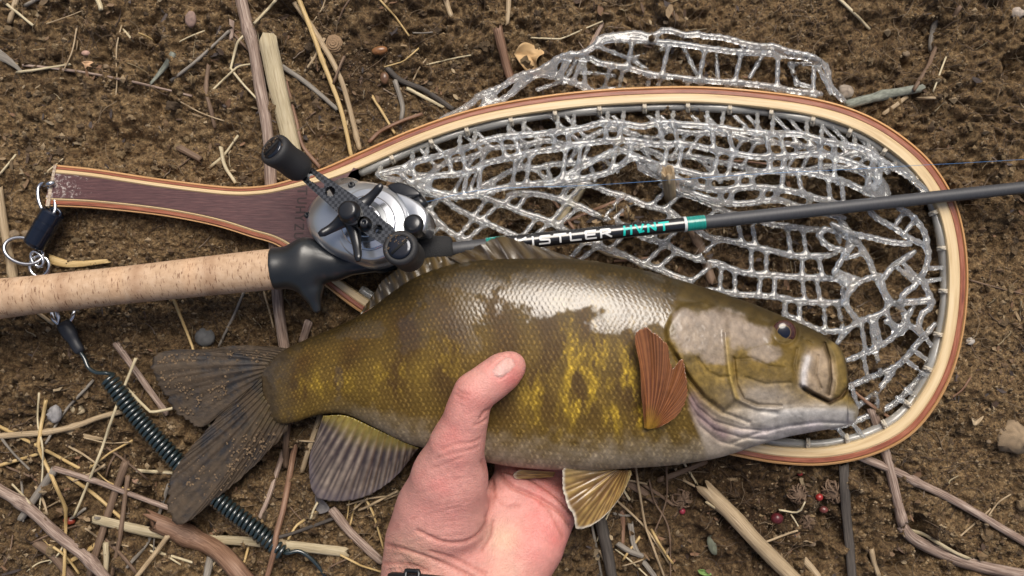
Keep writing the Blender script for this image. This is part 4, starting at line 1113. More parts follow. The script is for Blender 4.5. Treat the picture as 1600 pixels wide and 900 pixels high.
# --- fold of the bag that slipped under the hoop and lies outside it
U1 = [(690, 186), (735, 163), (752, 146), (782, 137), (807, 121), (840, 110), (880, 88), (912, 83), (932, 70), (955, 62), (995, 64), (1050, 67), (1100, 75), (1163, 82), (1219, 86), (1275, 94), (1293, 108), (1297, 133), (1322, 160)]
U2 = [(745, 175), (790, 152), (840, 117), (890, 128), (930, 142)]
U3 = [(880, 90), (920, 92), (937, 99), (975, 105), (1012, 115), (1050, 120), (1100, 126), (1163, 130), (1232, 140), (1282, 147)]
U4 = [(930, 142), (975, 140), (1050, 150), (1150, 152), (1280, 162)]
U5 = [(935, 66), (985, 58), (1020, 62), (1037, 53), (1055, 56), (1075, 62), (1085, 58), (1100, 63), (1130, 66), (1165, 73), (1190, 78), (1207, 78), (1230, 86), (1262, 92), (1282, 100)]
Ur = [rowpx(U1, [.007, .012, .012, .007], 80, .001), rowpx(U2, .009, 81, .001), rowpx(U3, .0095, 82, .001), rowpx(U4, .0035, 83, .0008), rowpx([(x, y - 6) for x, y in U5], .0125, 84, .0005, wob=3)]
lad = ladder(Ur[0][(Ur[0][:, 0] > 960) & (Ur[0][:, 0] < 1290)], Ur[2], (-.12, 1), 57, 20, 25, 60, two=False)
lad += ladder(Ur[2], Ur[3], (-.25, 1), 62, 20, 14, 50)
lad += ladder(Ur[1], Ur[0], (.55, -.8), 62, 17, 4, 60) + ladder(Ur[0][(Ur[0][:, 0] > 845) & (Ur[0][:, 0] < 940)], Ur[1], (-.45, .9), 46, 19, 4, 60)
lad += [(np.array([932, 72, .012]), np.array([985, 92, .0055])), (np.array([985, 92, .0055]), np.array([1045, 72, .0055])), (np.array([985, 92, .0055]), np.array([1010, 108, .0055])),
        (np.array([1068, 74, .0055]), np.array([1090, 118, .0055])), (np.array([1118, 78, .0055]), np.array([1122, 122, .0055])), (np.array([1195, 80, .0055]), np.array([1172, 120, .0055])),
        (np.array([900, 95, .0055]), np.array([880, 130, .0045])), (np.array([905, 112, .0045]), np.array([960, 118, .0045])), (np.array([870, 130, .0045]), np.array([840, 140, .0045])),
        (np.array([1235, 100, .0055]), np.array([1245, 130, .0055])), (np.array([1235, 100, .0055]), np.array([1275, 100, .0065])), (np.array([1245, 130, .0055]), np.array([1268, 136, .0065])),
        (np.array([1275, 96, .011]), np.array([1298, 145, .0095]))]
bag.append(bag_layer(Ur, lad, .00155, .00132, .0020))
VV = []; FF = []; n0 = 0
for V, F in bag:
    VV.append(V); FF.append(F + n0); n0 += len(V)
mk('rubber_bag', np.vstack(VV), np.vstack(FF), RUB, NET)

# lashings that tie the bag rim to the hoop
CORD = nmat('lashing_cord', [(.3, (.42, .36, .27)), (.6, (.62, .56, .46))], vec='obj', scale=(1500, 1500, 1500), rough=.7)
edge = offs(hp, w3 - 3); cen = offs(hp, w3 + 7); far = offs(hp, w3 + 14)
acc = np.r_[0, np.cumsum(np.linalg.norm(np.diff(hp, axis=0), axis=1))]
q = np.random.RandomState(8)
s = np.interp(0, [0, 1], [0, 1]); s = acc[np.argmax(hp[:, 0] > 590)]
while s < acc[-1] * .95:
    i = int(np.searchsorted(acc, s + q.uniform(-6, 6))); i = min(i, 518)
    s += 70
    if hp[i, 0] < 600 and i > 260: break
    a, b, c = edge[i], cen[i], far[i]
    t = (hp[i + 1] - hp[i - 1]); t = t / np.linalg.norm(t) * q.uniform(-3, 3)
    pts = np.array([P(*a, HZ1 - .0035), P(*(a * .5 + b * .5 + t), .0125), P(*(b + t), .0134), P(*(c + t), .011), P(*(c + t), .006)])
    mb = MB()
    for k_ in (-1, 1):
        sh = np.array([t[1], 0, 0]) * 0
        pp = cr(pts, 14) + np.array([(hp[i + 1] - hp[i - 1])[0], -(hp[i + 1] - hp[i - 1])[1], 0]) / np.linalg.norm(hp[i + 1] - hp[i - 1]) * .0006 * k_
        V, F, T = tube(pp, .0007, 6); mb.add(V, F, T)
    V, F, T = tube(P(*(b + t), .0136) + np.array([[-.0012, 0, 0], [0, .0002, .0004], [.0012, 0, 0]]), [.0005, .0013, .0005], 7); mb.add(V, F, T)
    mb.build('lashing', CORD, NET)

# ------------------------------------------------------------------ net leash
STEEL = pmat('bright_steel', (.62, .63, .65), .18, Metallic=1.0)
BLK_AL = pmat('black_anodised', (.012, .018, .035), .22, Metallic=.6, Coat_Weight=.5, Coat_Roughness=.1)
BLK_PL = pmat('black_sleeve', (.02, .022, .028), .45)
COILM = pmat('coil_coating', (.016, .026, .028), .18, Coat_Weight=.7, Coat_Roughness=.06, Specular_IOR_Level=.7)
LEASH = thing('net_leash', 'coiled dark net leash with magnetic release and steel rings', 'leash', P(70, 420, .004))
def ring(name, c, rx, ry, w, z, mat, rot=0, tilt=0, parent=LEASH, a0=0, a1=6.2832, n=40):
    t = np.linspace(a0, a1, n, endpoint=(a1 - a0) < 6.28)
    x = rx * np.cos(t); y = ry * np.sin(t)
    X = c[0] + x * math.cos(rot) - y * math.sin(rot); Y = c[1] + x * math.sin(rot) + y * math.cos(rot)
    V, F, T = tube(P(X, Y, z + tilt * np.sin(t)), w / 2 / 2720, 10, closed=(a1 - a0) > 6.28)
    mb = MB(); mb.add(V, F, T); return mb.build(name, mat, parent)
ring('eye_ring', (73, 312), 12, 26, 6.5, .0125, STEEL, -.28, .002)
V, F, T = tube(P([70, 78, 86], [289, 287, 285], [.0138, .0165, .0155]), .0016, 8); mb = MB(); mb.add(V, F, T); mb.build('eye_screw', STEEL, LEASH)
a, b = P(85, 330, .012), P(52, 386, .012)
V, F, T = lathe(a, b, [(0, .003), (.02, .0058), (.06, .0066), (.30, .0067), (.305, .0064), (.33, .0064), (.335, .0068), (.5, .0068), (.505, .0065), (.53, .0065), (.535, .0067), (.90, .0066), (.96, .0060), (1, .0046)], 56)
mb = MB(); mb.add(V, F, T); mb.build('magnetic_release', BLK_AL, LEASH, False)
ring('release_eye', (86, 333), 9, 7, 5, .0135, BLK_AL, .4)
ring('split_ring', (37, 392), 31, 20, 6, .0085, STEEL, .25, .002)
ring('swivel_eye', (58, 405), 13, 8, 5, .0095, STEEL, 1.0)
ring('snap_clip', (62, 416), 15, 16, 6, .008, STEEL, .2)
V, F, T = tube(P([70, 76, 84, 92, 92, 84, 80], [424, 440, 470, 496, 507, 500, 485], .0055), .0014, 8); mb = MB(); mb.add(V, F, T); mb.build('snap_clip', STEEL, LEASH)
V, F, T = tube(P([92, 96, 106, 114, 117], [507, 512, 508, 496, 484], .0055), .0012, 8); mb = MB(); mb.add(V, F, T); mb.build('wire_loop', STEEL, LEASH)
sl = cr([(98, 504), (108, 520), (118, 538), (126, 551)], 12)
V, F, T = tube(P(sl[:, 0], sl[:, 1], .0065), np.array([.0040, .0044, .0046, .0046, .0046, .0043, .0036, .0034, .0034, .0034, .0032, .0024]), 14, .7)
mb = MB(); mb.add(V, F, T); mb.build('shrink_sleeve', BLK_PL, LEASH)
cpath = cr([(170, 592), (196, 628), (225, 665), (290, 735), (345, 785), (400, 828), (444, 866)], 200)
cz = np.interp(np.linspace(0, 1, 200), [0, .4, .6, 1], [.0095, .0085, .0075, .0085])
cp = P(cpath[:, 0], cpath[:, 1], cz)
turns = 50; n = turns * 16
tt = np.linspace(0, 199, n)
cc = np.stack([np.interp(tt, np.arange(200), cp[:, k]) for k in range(3)], -1)
t_, U, W = frames(cp)
Ui = np.stack([np.interp(tt, np.arange(200), U[:, k]) for k in range(3)], -1); Wi = np.stack([np.interp(tt, np.arange(200), W[:, k]) for k in range(3)], -1)
ph = np.linspace(0, 2 * math.pi * turns, n)
hel = cc + .0043 * (np.cos(ph)[:, None] * Ui + np.sin(ph)[:, None] * Wi)
lead = P(*cr([(124, 548), (132, 560), (138, 574), (150, 582), (166, 583)], 16).T, np.linspace(.0065, .011, 16))
tail = P(*cr([(444, 866), (452, 864), (467, 861), (484, 871), (500, 888), (512, 906), (530, 940)], 24).T, np.linspace(.011, .006, 24))
full = np.vstack([lead, hel, tail])
V, F, T = tube(full, .00122, 8); mb = MB(); mb.add(V, F, T); mb.build('coil', COILM, LEASH)

# ------------------------------------------------------------------ fish
FISH = thing('smallmouth_bass', 'olive gold bass lying on its side in a hand across the net', 'fish', P(850, 600, .012))
def fx(x, tab):
    t = np.array(tab, float); return np.interp(x, t[:, 0], t[:, 1])
top_c = cr([(404, 588), (409, 576), (424, 561), (446, 545), (484, 528), (530, 508), (575, 485), (610, 458), (650, 432), (700, 414), (760, 405), (850, 403), (920, 407), (1000, 421), (1060, 437), (1120, 455), (1180, 476), (1230, 497), (1270, 514), (1297, 531), (1312, 543), (1320, 557)], 400)
bot_c = cr([(404, 622), (410, 640), (420, 652), (439, 662), (462, 659), (499, 648), (541, 648), (582, 666), (628, 689), (658, 699), (700, 708), (750, 720), (800, 729), (860, 734), (920, 735), (980, 732), (1050, 727), (1110, 718), (1145, 709), (1180, 697), (1225, 684), (1270, 675), (1310, 668), (1330, 663)], 400)
topf = lambda x: np.interp(x, np.r_[top_c[:, 0], 1323.5, 1326, 1333, 1341.5], np.r_[top_c[:, 1], 572, 612, 622, 638])
botf = lambda x: np.interp(x, np.r_[bot_c[:, 0], 1338, 1341.5], np.r_[bot_c[:, 1], 657, 646])
Tf = lambda x: np.interp(x, cT[:, 0], cT[:, 1])
cT = cr([(404, .0015), (440, .0060), (520, .0120), (600, .018), (700, .023), (800, .0255), (900, .0265), (1000, .0265), (1100, .0255), (1180, .0225), (1250, .0185), (1300, .0145), (1325, .0105), (1337, .007), (1341.5, .002)], 300)
cZ = cr([(404, .0115), (450, .0165), (520, .025), (600, .034), (700, .040), (800, .042), (900, .0425), (1050, .041), (1150, .038), (1250, .0345), (1341.5, .031)], 300)
Zf = lambda x: np.interp(x, cZ[:, 0], cZ[:, 1])
OPER = [(1064, 478), (1047, 500), (1041, 515), (1043, 532), (1060, 560), (1078, 590), (1100, 617), (1132, 640), (1152, 622), (1143, 580), (1137, 530), (1136, 495), (1105, 472)]
CHEEK = [(1137, 500), (1141, 585), (1150, 618), (1176, 634), (1216, 640), (1250, 622), (1254, 585), (1252, 560), (1230, 548), (1196, 520), (1180, 492)]
MAXI = [(1262, 546), (1252, 575), (1252, 602), (1268, 612), (1300, 627), (1311, 606), (1303, 570), (1286, 545)]
SUBOP = [(1074, 598), (1092, 628), (1122, 650), (1160, 662), (1205, 668), (1215, 650), (1170, 640), (1130, 642), (1098, 618)]
def sculpt(x, y):
    h = np.zeros(x.shape)
    head = x > 1000
    def ridge(poly, amp, w):
        return amp * np.exp(-(seg_dist(x, y, poly) / w) ** 2)
    def plate(poly, amp, w):
        return amp / (1 + np.exp(np.clip(sdist(x, y, poly) / w, -30, 30)))
    h += plate(OPER, .0030, 1.5) + plate(CHEEK, .0012, 1.8) + plate(MAXI, .0016, 1.2) + plate(SUBOP, .0014, 1.5)
    h += ridge([(1134, 520), (1140, 585), (1150, 622), (1180, 637), (1215, 640)], .0019, 4)         # preopercle ridge
    h += ridge([(1146, 560), (1150, 600), (1162, 624), (1185, 633), (1220, 634)], -.0018, 2.6)
    h += ridge([(1090, 560), (1105, 580), (1125, 590), (1142, 588)], -.0009, 2.5) + ridge([(1150, 562), (1175, 560), (1200, 572), (1225, 575)], -.0008, 2.5) + ridge([(1165, 590), (1195, 600), (1235, 598)], -.0009, 2.5)
    h += ridge([(1245, 545), (1240, 570), (1246, 600), (1262, 615)], -.0014, 2.6) + ridge([(1268, 548), (1262, 580), (1266, 600)], .0010, 3.5) + ridge([(1278, 556), (1274, 585), (1282, 606)], -.0014, 2.6)
    h += ridge([(1056, 556), (1075, 590), (1098, 620), (1130, 645), (1170, 660)], -.0018, 3.2)
    for k, (dx, dy) in enumerate([(-2, 13), (-1, 27), (4, 44)]):                              # folds below the gill cover
        pl = np.array([(1072, 592), (1090, 622), (1118, 645), (1160, 657), (1200, 660)], float) + (dx, dy)
        h += ridge(pl, -.0013 + .0003 * k, 2.2) + ridge(pl + (2, 7), .0006, 5)
    h += ridge([(1326, 604), (1314, 620), (1296, 629), (1270, 616), (1256, 607)], -.0065, 2.8)         # mouth
    h += ridge([(1338, 640), (1300, 640), (1250, 644), (1200, 650)], .0022, 13)                        # lower jaw
    h += ridge([(1330, 662), (1280, 660), (1230, 666), (1180, 678), (1145, 692)], -.0014, 3)
    h += ridge([(1297, 533), (1306, 556), (1311, 585), (1306, 615)], .0024, 4.5)                         # upper lip
    h += ridge([(1288, 536), (1296, 562), (1298, 592), (1294, 616)], -.0030, 2.3)
    h += ridge([(1250, 560), (1247, 585), (1250, 606)], -.0010, 3)
    e = np.hypot(x - 1225, y - 519)
    h += -.0016 * np.exp(-((e - 19) / 3.5) ** 2) - .0015 * np.exp(-(e / 16) ** 4) + .0007 * np.exp(-((e - 27) / 5) ** 2)
    h += ridge([(1262, 533), (1268, 536)], -.0012, 2.2) + ridge([(1252, 527), (1255, 529)], -.0010, 1.8)
    h += ridge([(1060, 470), (1120, 482), (1180, 498), (1205, 505)], -.0006, 4)                         # temple groove
    h += ridge([(1150, 575), (1190, 590), (1240, 590)], .0005, 9) + ridge([(1160, 556), (1200, 570)], -.0005, 6)
    h += np.where(x > 1035, .0008 * (fbm(x, y, .04, 4, 31) - .5) + .00022 * (fbm(x, y, .25, 3, 33) - .5), 0)
    # pectoral base hollow
    h += ridge([(1000, 640), (1006, 668)], -.0018, 8)
    h += ridge([(455, 556), (430, 600), (436, 650)], .0008, 10)
    return h
def scales(x, y, mid):
    """overlapping scale relief, 0..1, free edge towards the tail; also returns edge mask"""
    wx = np.interp(x, [404, 520, 700, 1050], [5.4, 6.4, 7.8, 8.4]); hy = np.interp(x, [404, 520, 700, 1050], [5.4, 6.2, 7.4, 7.6])
    # integrate the changing size so that the rows stay continuous
    gx = np.linspace(400, 1345, 600); ph = np.cumsum(1 / np.interp(gx, [404, 520, 700, 1050], [5.4, 6.4, 7.8, 8.4])) * (gx[1] - gx[0])
    a = np.interp(x, gx, ph) + .5 * (fbm(x, y, .02, 2, 12) - .5) * 2 + .28 * (fbm(x, y, .11, 2, 14) - .5) * 2
    b = (y - mid) / hy + .5 * (fbm(x, y, .02, 2, 13) - .5) * 2 + .2 * (fbm(x, y, .11, 2, 15) - .5) * 2
    r = np.floor(b); qy = b - r - .5
    pa = a + .5 * (r % 2) + .42 * (2 * qy) ** 2
    f = pa - np.floor(pa)
    h = (1 - f) ** .8 * np.clip(f / .16, 0, 1)
    rnd = np.random.RandomState(5).rand(512, 512)[np.floor(pa).astype(int) % 512, r.astype(int) % 512]
    return h, f, qy, rnd
def fish_surface(x, th):
    yt, yb = topf(x), botf(x); ym = (yt + yb) / 2; hy = (yb - yt) / 2
    c = np.cos(th); s_ = np.sin(th)
    y = ym - hy * c
    up = np.sign(s_) * np.abs(s_) ** np.interp(x, [404, 1120, 1300], [.86, .86, 1.05])
    return y, ym, Zf(x) + Tf(x) * up
def fish_z(px, py):
    px = np.asarray(px, float); py = np.asarray(py, float)
    yt, yb = topf(px), botf(px)
    c = np.clip((py - (yt + yb) / 2) / ((yb - yt) / 2), -.999, .999)
    return Zf(px) + Tf(px) * (1 - c ** 2) ** (np.interp(px, [404, 1120, 1300], [.86, .86, 1.05]) / 2) + sculpt(px, py)
def build_fish():
    NU, NT, NB = 740, 250, 44
    xs = np.r_[np.linspace(404, 1318, 690), np.linspace(1319, 1341.5, NU - 690)]
    th = np.r_[np.linspace(0, math.pi, NT, endpoint=False), np.linspace(math.pi, 2 * math.pi, NB, endpoint=False)]
    M_ = len(th)
    X, TH = np.meshgrid(xs, th, indexing='ij')
    Y, YM, Z = fish_surface(X, TH)
    upper = (np.sin(TH) >= -1e-6)
    rim_f = np.clip(np.abs(np.sin(TH)) * 2.2, 0, 1)
    sc, f, qy, rnd = scales(X, Y, YM)
    yt, yb = topf(X), botf(X)
    v = (Y - yt) / (yb - yt)
    gill = np.interp(Y, [470, 505, 530, 560, 590, 640, 700], [1062, 1043, 1043, 1060, 1078, 1080, 1105])
    body = sstep(2, -8, X - gill)                       # 1 on the scaled body
    bel = sstep(.90, .80, v)
    pec = 1 - np.exp(-((X - 1010) / 22) ** 2 - ((Y - 655) / 28) ** 2)
    sm = body * (.25 + .75 * bel) * sstep(0, .04, v)
    Z = Z + np.where(upper, sculpt(X, Y) * rim_f + sm * .00020 * (sc - .4) * (.4 + 1.1 * fbm(X, Y, .03, 3, 68)) * rim_f, 0)
    Wd = P(X, Y, Z)
    low = P(X, Y, Zf(X)); low[..., 2] = Z
    Wd = np.where(upper[..., None], Wd, low)
    V = Wd.reshape(-1, 3)
    i, j = np.meshgrid(np.arange(NU - 1), np.arange(M_), indexing='ij')
    a = i * M_ + j; b = i * M_ + (j + 1) % M_
    F = np.stack([a, b, b + M_, a + M_], -1).reshape(-1, 4)
    F = np.vstack([F])
    # ---- skin pigment, with cheek glare and crease shade painted in
    n1 = fbm(X, Y, .022, 4, 51); n2 = fbm(X, Y, .07, 4, 52); n3 = fbm(X, Y, .25, 3, 53)
    L3 = lambda a_, b_, t: np.asarray(a_) * (1 - t[..., None]) + np.asarray(b_) * t[..., None]
    olive = np.array((.100, .060, .012)); dark = np.array((.034, .022, .006)); gold = np.array((.185, .112, .020)); yel = np.array((.50, .325, .028))
    belly = np.array((.34, .28, .20)); brn = np.array((.070, .036, .009))
    C = L3(dark, olive, sstep(.0, .22, v + .12 * (n2 - .5)))
    g_amt = sstep(.18, .55, v) * .6
    C = L3(C, gold, np.clip(g_amt * (.55 + .9 * (n2 - .35)), 0, 1))
    bars = np.zeros(X.shape)
    for bx, w_ in [(470, 16), (545, 18), (625, 20), (705, 22), (780, 20), (850, 20), (915, 18), (985, 20)]:
        bars = np.maximum(bars, np.exp(-((X - bx - 25 * (n1 - .5) - 10 * np.sin(Y * .05)) / w_) ** 2))
    C = L3(C, brn, np.clip(bars * sstep(.06, .3, v) * sstep(.9, .62, v) * (.45 + 1.0 * n1), 0, .85))
    yl = np.zeros(X.shape)
    for cx, cy, rx, ry, w_ in [(895, 590, 20, 70, 1), (935, 600, 18, 75, .9), (985, 590, 16, 60, .9), (960, 655, 30, 22, .8), (880, 650, 14, 30, .6), (835, 620, 22, 40, .45), (1000, 650, 20, 22, .9), (600, 590, 60, 30, .25), (510, 600, 60, 20, .3), (700, 560, 30, 30, .25)]:
        yl = np.maximum(yl, w_ * np.exp(-((X - cx) / rx) ** 2 - ((Y - cy) / ry) ** 2))
    yl = np.clip(yl * 1.3 * sstep(.40, .70, fbm(X * 2.2 + 8 * (n3 - .5), Y * .85, .04, 5, 59, .6)), 0, .9)
    C = L3(C, yel, np.clip(yl * body * (.55 + .6 * rnd) * (.6 + .5 * np.exp(-((f - .5) / .3) ** 2)), 0, .95))
    bl = sstep(.80, 1.02, v + .14 * (n2 - .5)) * sstep(480, 640, X)
    C = L3(C, belly * (.35 + 1.2 * fbm(X, Y, .12, 5, 69, .7))[..., None], bl)
    # each scale: pale centre, dark rim; row-wise light spots
    spot = np.exp(-((f - .45) / .13) ** 2 - (qy / .34) ** 2)
    C = C * (1 + body * (1.0 * spot * (.1 + 1.7 * rnd ** 1.5) - .22 * np.exp(-(f / .12) ** 2) - .14 * np.exp(-((np.abs(qy) - .5) / .09) ** 2) + .5 * (fbm(X, Y, .33, 3, 67) - .5)) * (1 - .35 * bl))[..., None]
    spotc = np.array((.34, .26, .09))
    C = L3(C, spotc, np.clip(body * spot * sstep(.3, .5, v) * (.15 + .5 * rnd) * .55, 0, 1))
    latl = np.exp(-((v - np.interp(X, [404, 560, 800, 1050], [.48, .42, .30, .22])) * (yb - yt) / 2.2) ** 2) * (.4 + .6 * (f > .3))
    C = L3(C, np.array((.06, .04, .012)), latl * .45 * body)
    C = C * .86
    # head
    hd = 1 - body
    hC = L3(dark * 1.2, np.array((.125, .082, .020)), sstep(.0, .25, v))
    hC = L3(hC, np.array((.22, .145, .035)), sstep(.35, .65, .6 * n2 + .4 * n3) * sstep(.12, .4, v))
    hC = L3(hC, np.array((.42, .35, .27)), sstep(.62, .82, v + .1 * (n2 - .5)))
    cheek_glare = np.zeros(X.shape)
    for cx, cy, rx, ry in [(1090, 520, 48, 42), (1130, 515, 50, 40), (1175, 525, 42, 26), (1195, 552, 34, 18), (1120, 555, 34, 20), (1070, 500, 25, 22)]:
        cheek_glare = np.maximum(cheek_glare, np.exp(-(((X - cx) / rx) ** 2 + ((Y - cy) / ry) ** 2) ** 1.4))
    cheek_glare = sstep(.34, .62, cheek_glare * .8 + .5 * (fbm(X, Y, .05, 6, 58, .7) - .5))
    hC = L3(hC, np.array((.31, .25, .205)), cheek_glare * .72)  # pale cheek: glare off the wet slime painted into the skin colour
    hC = L3(hC, np.array((.30, .26, .225)), np.clip(np.exp(-((X - 1195) / 55) ** 2 - ((Y - 618) / 20) ** 2), 0, 1) * .8)
    band = np.exp(-(seg_dist(X, Y, [(1150, 560), (1185, 580), (1235, 590)]) / 13) ** 2) + np.exp(-(seg_dist(X, Y, [(1225, 540), (1240, 560)]) / 14) ** 2)
    hC = L3(hC, np.array((.12, .075, .014)), np.clip(band * (.2 + n2), 0, .75))
    jaw = sstep(628, 645, Y) * sstep(1130, 1230, X)
    hC = L3(hC, np.array((.46, .44, .42)), jaw * .85)
    hC = L3(hC, np.array((.22, .15, .16)), np.clip(np.exp(-(seg_dist(X, Y, [(1080, 625), (1100, 655), (1130, 678)]) / 13) ** 2), 0, 1) * .85)
    hC = L3(hC, np.array((.42, .36, .38)), np.clip(np.exp(-(seg_dist(X, Y, [(1150, 676), (1190, 678), (1230, 670), (1280, 664)]) / 8) ** 2), 0, 1) * (.2 + .6 * n2))
    hC = L3(hC, np.array((.13, .10, .045)), np.exp(-(seg_dist(X, Y, [(1298, 632), (1322, 630), (1340, 642), (1338, 652)]) / 6) ** 2) * .75)
    mx = 1 / (1 + np.exp(np.clip(sdist(X, Y, MAXI) / 2.5, -30, 30)))
    hC = L3(hC, np.array((.34, .26, .19)), mx * .75)
    lipm = np.exp(-(seg_dist(X, Y, [(1302, 540), (1311, 560), (1314, 588), (1308, 616)]) / 7) ** 2)
    hC = L3(hC, np.array((.21, .145, .045)), lipm * .85)
    hC = L3(hC, np.array((.05, .03, .012)), np.exp(-(seg_dist(X, Y, [(1288, 536), (1296, 562), (1298, 592), (1294, 616)]) / 2.0) ** 2) * .7)  # crease behind the upper lip shaded in the colour
    hC = L3(hC, np.array((.52, .50, .50)), np.exp(-(seg_dist(X, Y, [(1262, 560), (1256, 582), (1255, 600)]) / 6) ** 2) * .8)
    hC = L3(hC, np.array((.06, .03, .02)), np.exp(-(seg_dist(X, Y, [(1326, 606), (1314, 620), (1296, 629), (1270, 616)]) / 2.6) ** 2) * .7)  # mouth gap shaded in the colour along its groove
    hC = L3(hC, np.array((.40, .28, .08)), np.exp(-(seg_dist(X, Y, [(1136, 530), (1140, 590), (1152, 622)]) / 4) ** 2) * .6)
    crease_shade = np.zeros(X.shape)
    for pl in ([(1056, 556), (1075, 590), (1098, 620), (1130, 645)], [(1146, 560), (1150, 600), (1162, 624), (1185, 633), (1220, 634)], [(1245, 545), (1240, 570), (1246, 600), (1262, 615)], [(1278, 556), (1274, 585), (1282, 606)], [(1291, 540), (1297, 565), (1296, 595), (1290, 615)], [(1328, 612), (1312, 623), (1296, 630), (1270, 617)], [(1200, 642), (1250, 634), (1290, 636)], [(1150, 562), (1175, 560), (1200, 572), (1225, 575)]):
        crease_shade = np.maximum(crease_shade, np.exp(-(seg_dist(X, Y, pl) / 1.9) ** 2))
    hC = L3(hC, np.array((.085, .052, .016)), crease_shade * .32)  # shade of the sculpted head creases drawn into the colour
    hC = hC * (.30 + 1.35 * fbm(X, Y, .075, 6, 57, .72))[..., None]
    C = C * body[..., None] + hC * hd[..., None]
    mud = sstep(478, 416, X + 50 * (n2 - .5))
    C = L3(C, np.array((.050, .036, .022)) * (.5 + n3[..., None]), mud * .9)
    C = np.where(upper[..., None], C, L3(olive, belly, sstep(.5, .9, v)))
    C = np.clip(C, .003, .9)
    # wet film: smooth slime patches lie between matt, drying scales
    wet = np.zeros(X.shape)                              # where slime still runs over the scales
    for cx, cy, rx, ry in [(700, 480, 62, 72), (735, 440, 60, 30), (880, 455, 130, 42), (1000, 470, 80, 45), (960, 505, 60, 22), (650, 520, 40, 40), (1085, 515, 55, 48), (1130, 500, 60, 40), (1190, 545, 45, 26),
                           (1165, 510, 40, 25), (690, 500, 40, 60), (730, 530, 30, 30), (425, 575, 20, 34), (530, 595, 8, 30), (560, 515, 50, 20), (1240, 650, 90, 18)]:
        wet = np.maximum(wet, np.exp(-((X - cx) / rx) ** 2 - ((Y - cy) / ry) ** 2))
    film = (1 - .55 * hd) * sstep(.44, .58, .55 * wet + .5 * (fbm(X, Y, .03, 4, 81) - .5) + .35 * (fbm(X, Y, .11, 4, 82) - .5) + .2)
    rough = .52 - .2 * film
    rough = rough + .06 * hd
    m, N, L, b_ = newmat('fish_skin')
    at = N.new('ShaderNodeAttribute'); at.attribute_name = 'Col'; L.new(at.outputs['Color'], b_.inputs['Base Color'])
    ar = N.new('ShaderNodeAttribute'); ar.attribute_name = 'rough'; L.new(ar.outputs['Fac'], b_.inputs['Roughness'])
    af = N.new('ShaderNodeAttribute'); af.attribute_name = 'film'; L.new(af.outputs['Fac'], b_.inputs['Coat Weight'])
    setp(b_, Coat_Roughness=.24, Coat_IOR=1.6, Specular_IOR_Level=.28, Subsurface_Weight=.0)
    bump(N, L, b_, noise(N, L, coords(N, L, 'obj', (900, 900, 900)), 6, .7), .35, .0005)
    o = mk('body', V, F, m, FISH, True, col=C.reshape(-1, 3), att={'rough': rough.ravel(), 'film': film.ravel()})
    return o
build_fish()

def fin(name, base, tip, zb, zt, nray, colf, n_len=46, n_ac=None, thick=.0005, ridge=.0005, ruffle=0.0, mat=None, split=True, ragged=1.5, seed=0, bend=0.0):
    """fan of rays between a base line and a tip outline (both photograph pixels)"""
    n_ac = n_ac or nray * 13
    A = cr(base, n_ac); B = cr(tip, n_ac)
    q = np.random.RandomState(seed)
    u = np.linspace(0, 1, n_ac)
    B = B + (B - A) / (np.linalg.norm(B - A, axis=1)[:, None] + 1e-6) * (ragged * (fbm(u * 90, u * 0 + seed, 1, 3, 4) - .5) * 2)[:, None]
    t = np.linspace(0, 1, n_len)[:, None]
    D = A[None] * (1 - t[..., None]) + B[None] * t[..., None]
    if bend:
        dv = (B - A); D = D + np.stack([-dv[:, 1], dv[:, 0]], -1)[None] * (bend * t * (1 - t))[..., None] * (1 - .8 * np.abs(2 * u - 1))[None, :, None]
    zb = np.interp(u, np.linspace(0, 1, len(np.atleast_1d(zb))), np.atleast_1d(zb)); zt = np.interp(u, np.linspace(0, 1, len(np.atleast_1d(zt))), np.atleast_1d(zt))
    tt = np.broadcast_to(t, D.shape[:2]); uu = np.broadcast_to(u, D.shape[:2])
    ph = uu * nray + .12 * (fbm(uu * 30, tt * 2, 1, 2, 3) - .5)
    r1 = np.abs(np.cos(math.pi * ph)) ** 3
    r2 = np.abs(np.cos(2 * math.pi * ph)) ** 3
    mixb = sstep(.45, .7, tt) if split else 0 * tt
    rr = r1 * (1 - mixb) + np.maximum(r1, r2) * mixb
    z = zb[None] * (1 - tt) + zt[None] * tt + ridge * rr * (1 - .5 * tt) + ruffle * np.sin(uu * 19 + seed + tt * 2) * tt
    Vt = P(D[..., 0], D[..., 1], z); Vb = Vt.copy(); Vb[..., 2] -= thick * (1.6 - tt)
    C = colf(tt, uu, rr, D)
    n = n_len * n_ac
    i, j = np.meshgrid(np.arange(n_len - 1), np.arange(n_ac - 1), indexing='ij')
    a = (i * n_ac + j).ravel(); F = np.stack([a, a + 1, a + 1 + n_ac, a + n_ac], -1)
    Fb = F[:, ::-1] + n
    e = []
    lst = [k for k in range(n_ac)] + [k * n_ac + n_ac - 1 for k in range(1, n_len)] + [(n_len - 1) * n_ac + k for k in range(n_ac - 2, -1, -1)] + [k * n_ac for k in range(n_len - 2, 0, -1)]
    for k in range(len(lst)):
        x0, x1 = lst[k], lst[(k + 1) % len(lst)]
        e.append((x0, x0 + n, x1 + n, x1))
    V = np.vstack([Vt.reshape(-1, 3), Vb.reshape(-1, 3)])
    nn = vnormals(V, F)[F[:, 0], 2].mean()
    FF = np.vstack([F, Fb, np.array(e)])
    if nn < 0: FF = FF[:, ::-1]
    Cc = np.vstack([C.reshape(-1, 3)] * 2)
    return mk(name, V, FF, mat or FINM, FISH, True, col=np.clip(Cc, .003, .9))
FINM = cmat('fin_membrane', .32, 900, .0003, .5, Coat_Weight=.5, Coat_Roughness=.15, Specular_IOR_Level=.6)
mixc = lambda a_, b_, t: np.asarray(a_) * (1 - t[..., None]) + np.asarray(b_) * t[..., None]
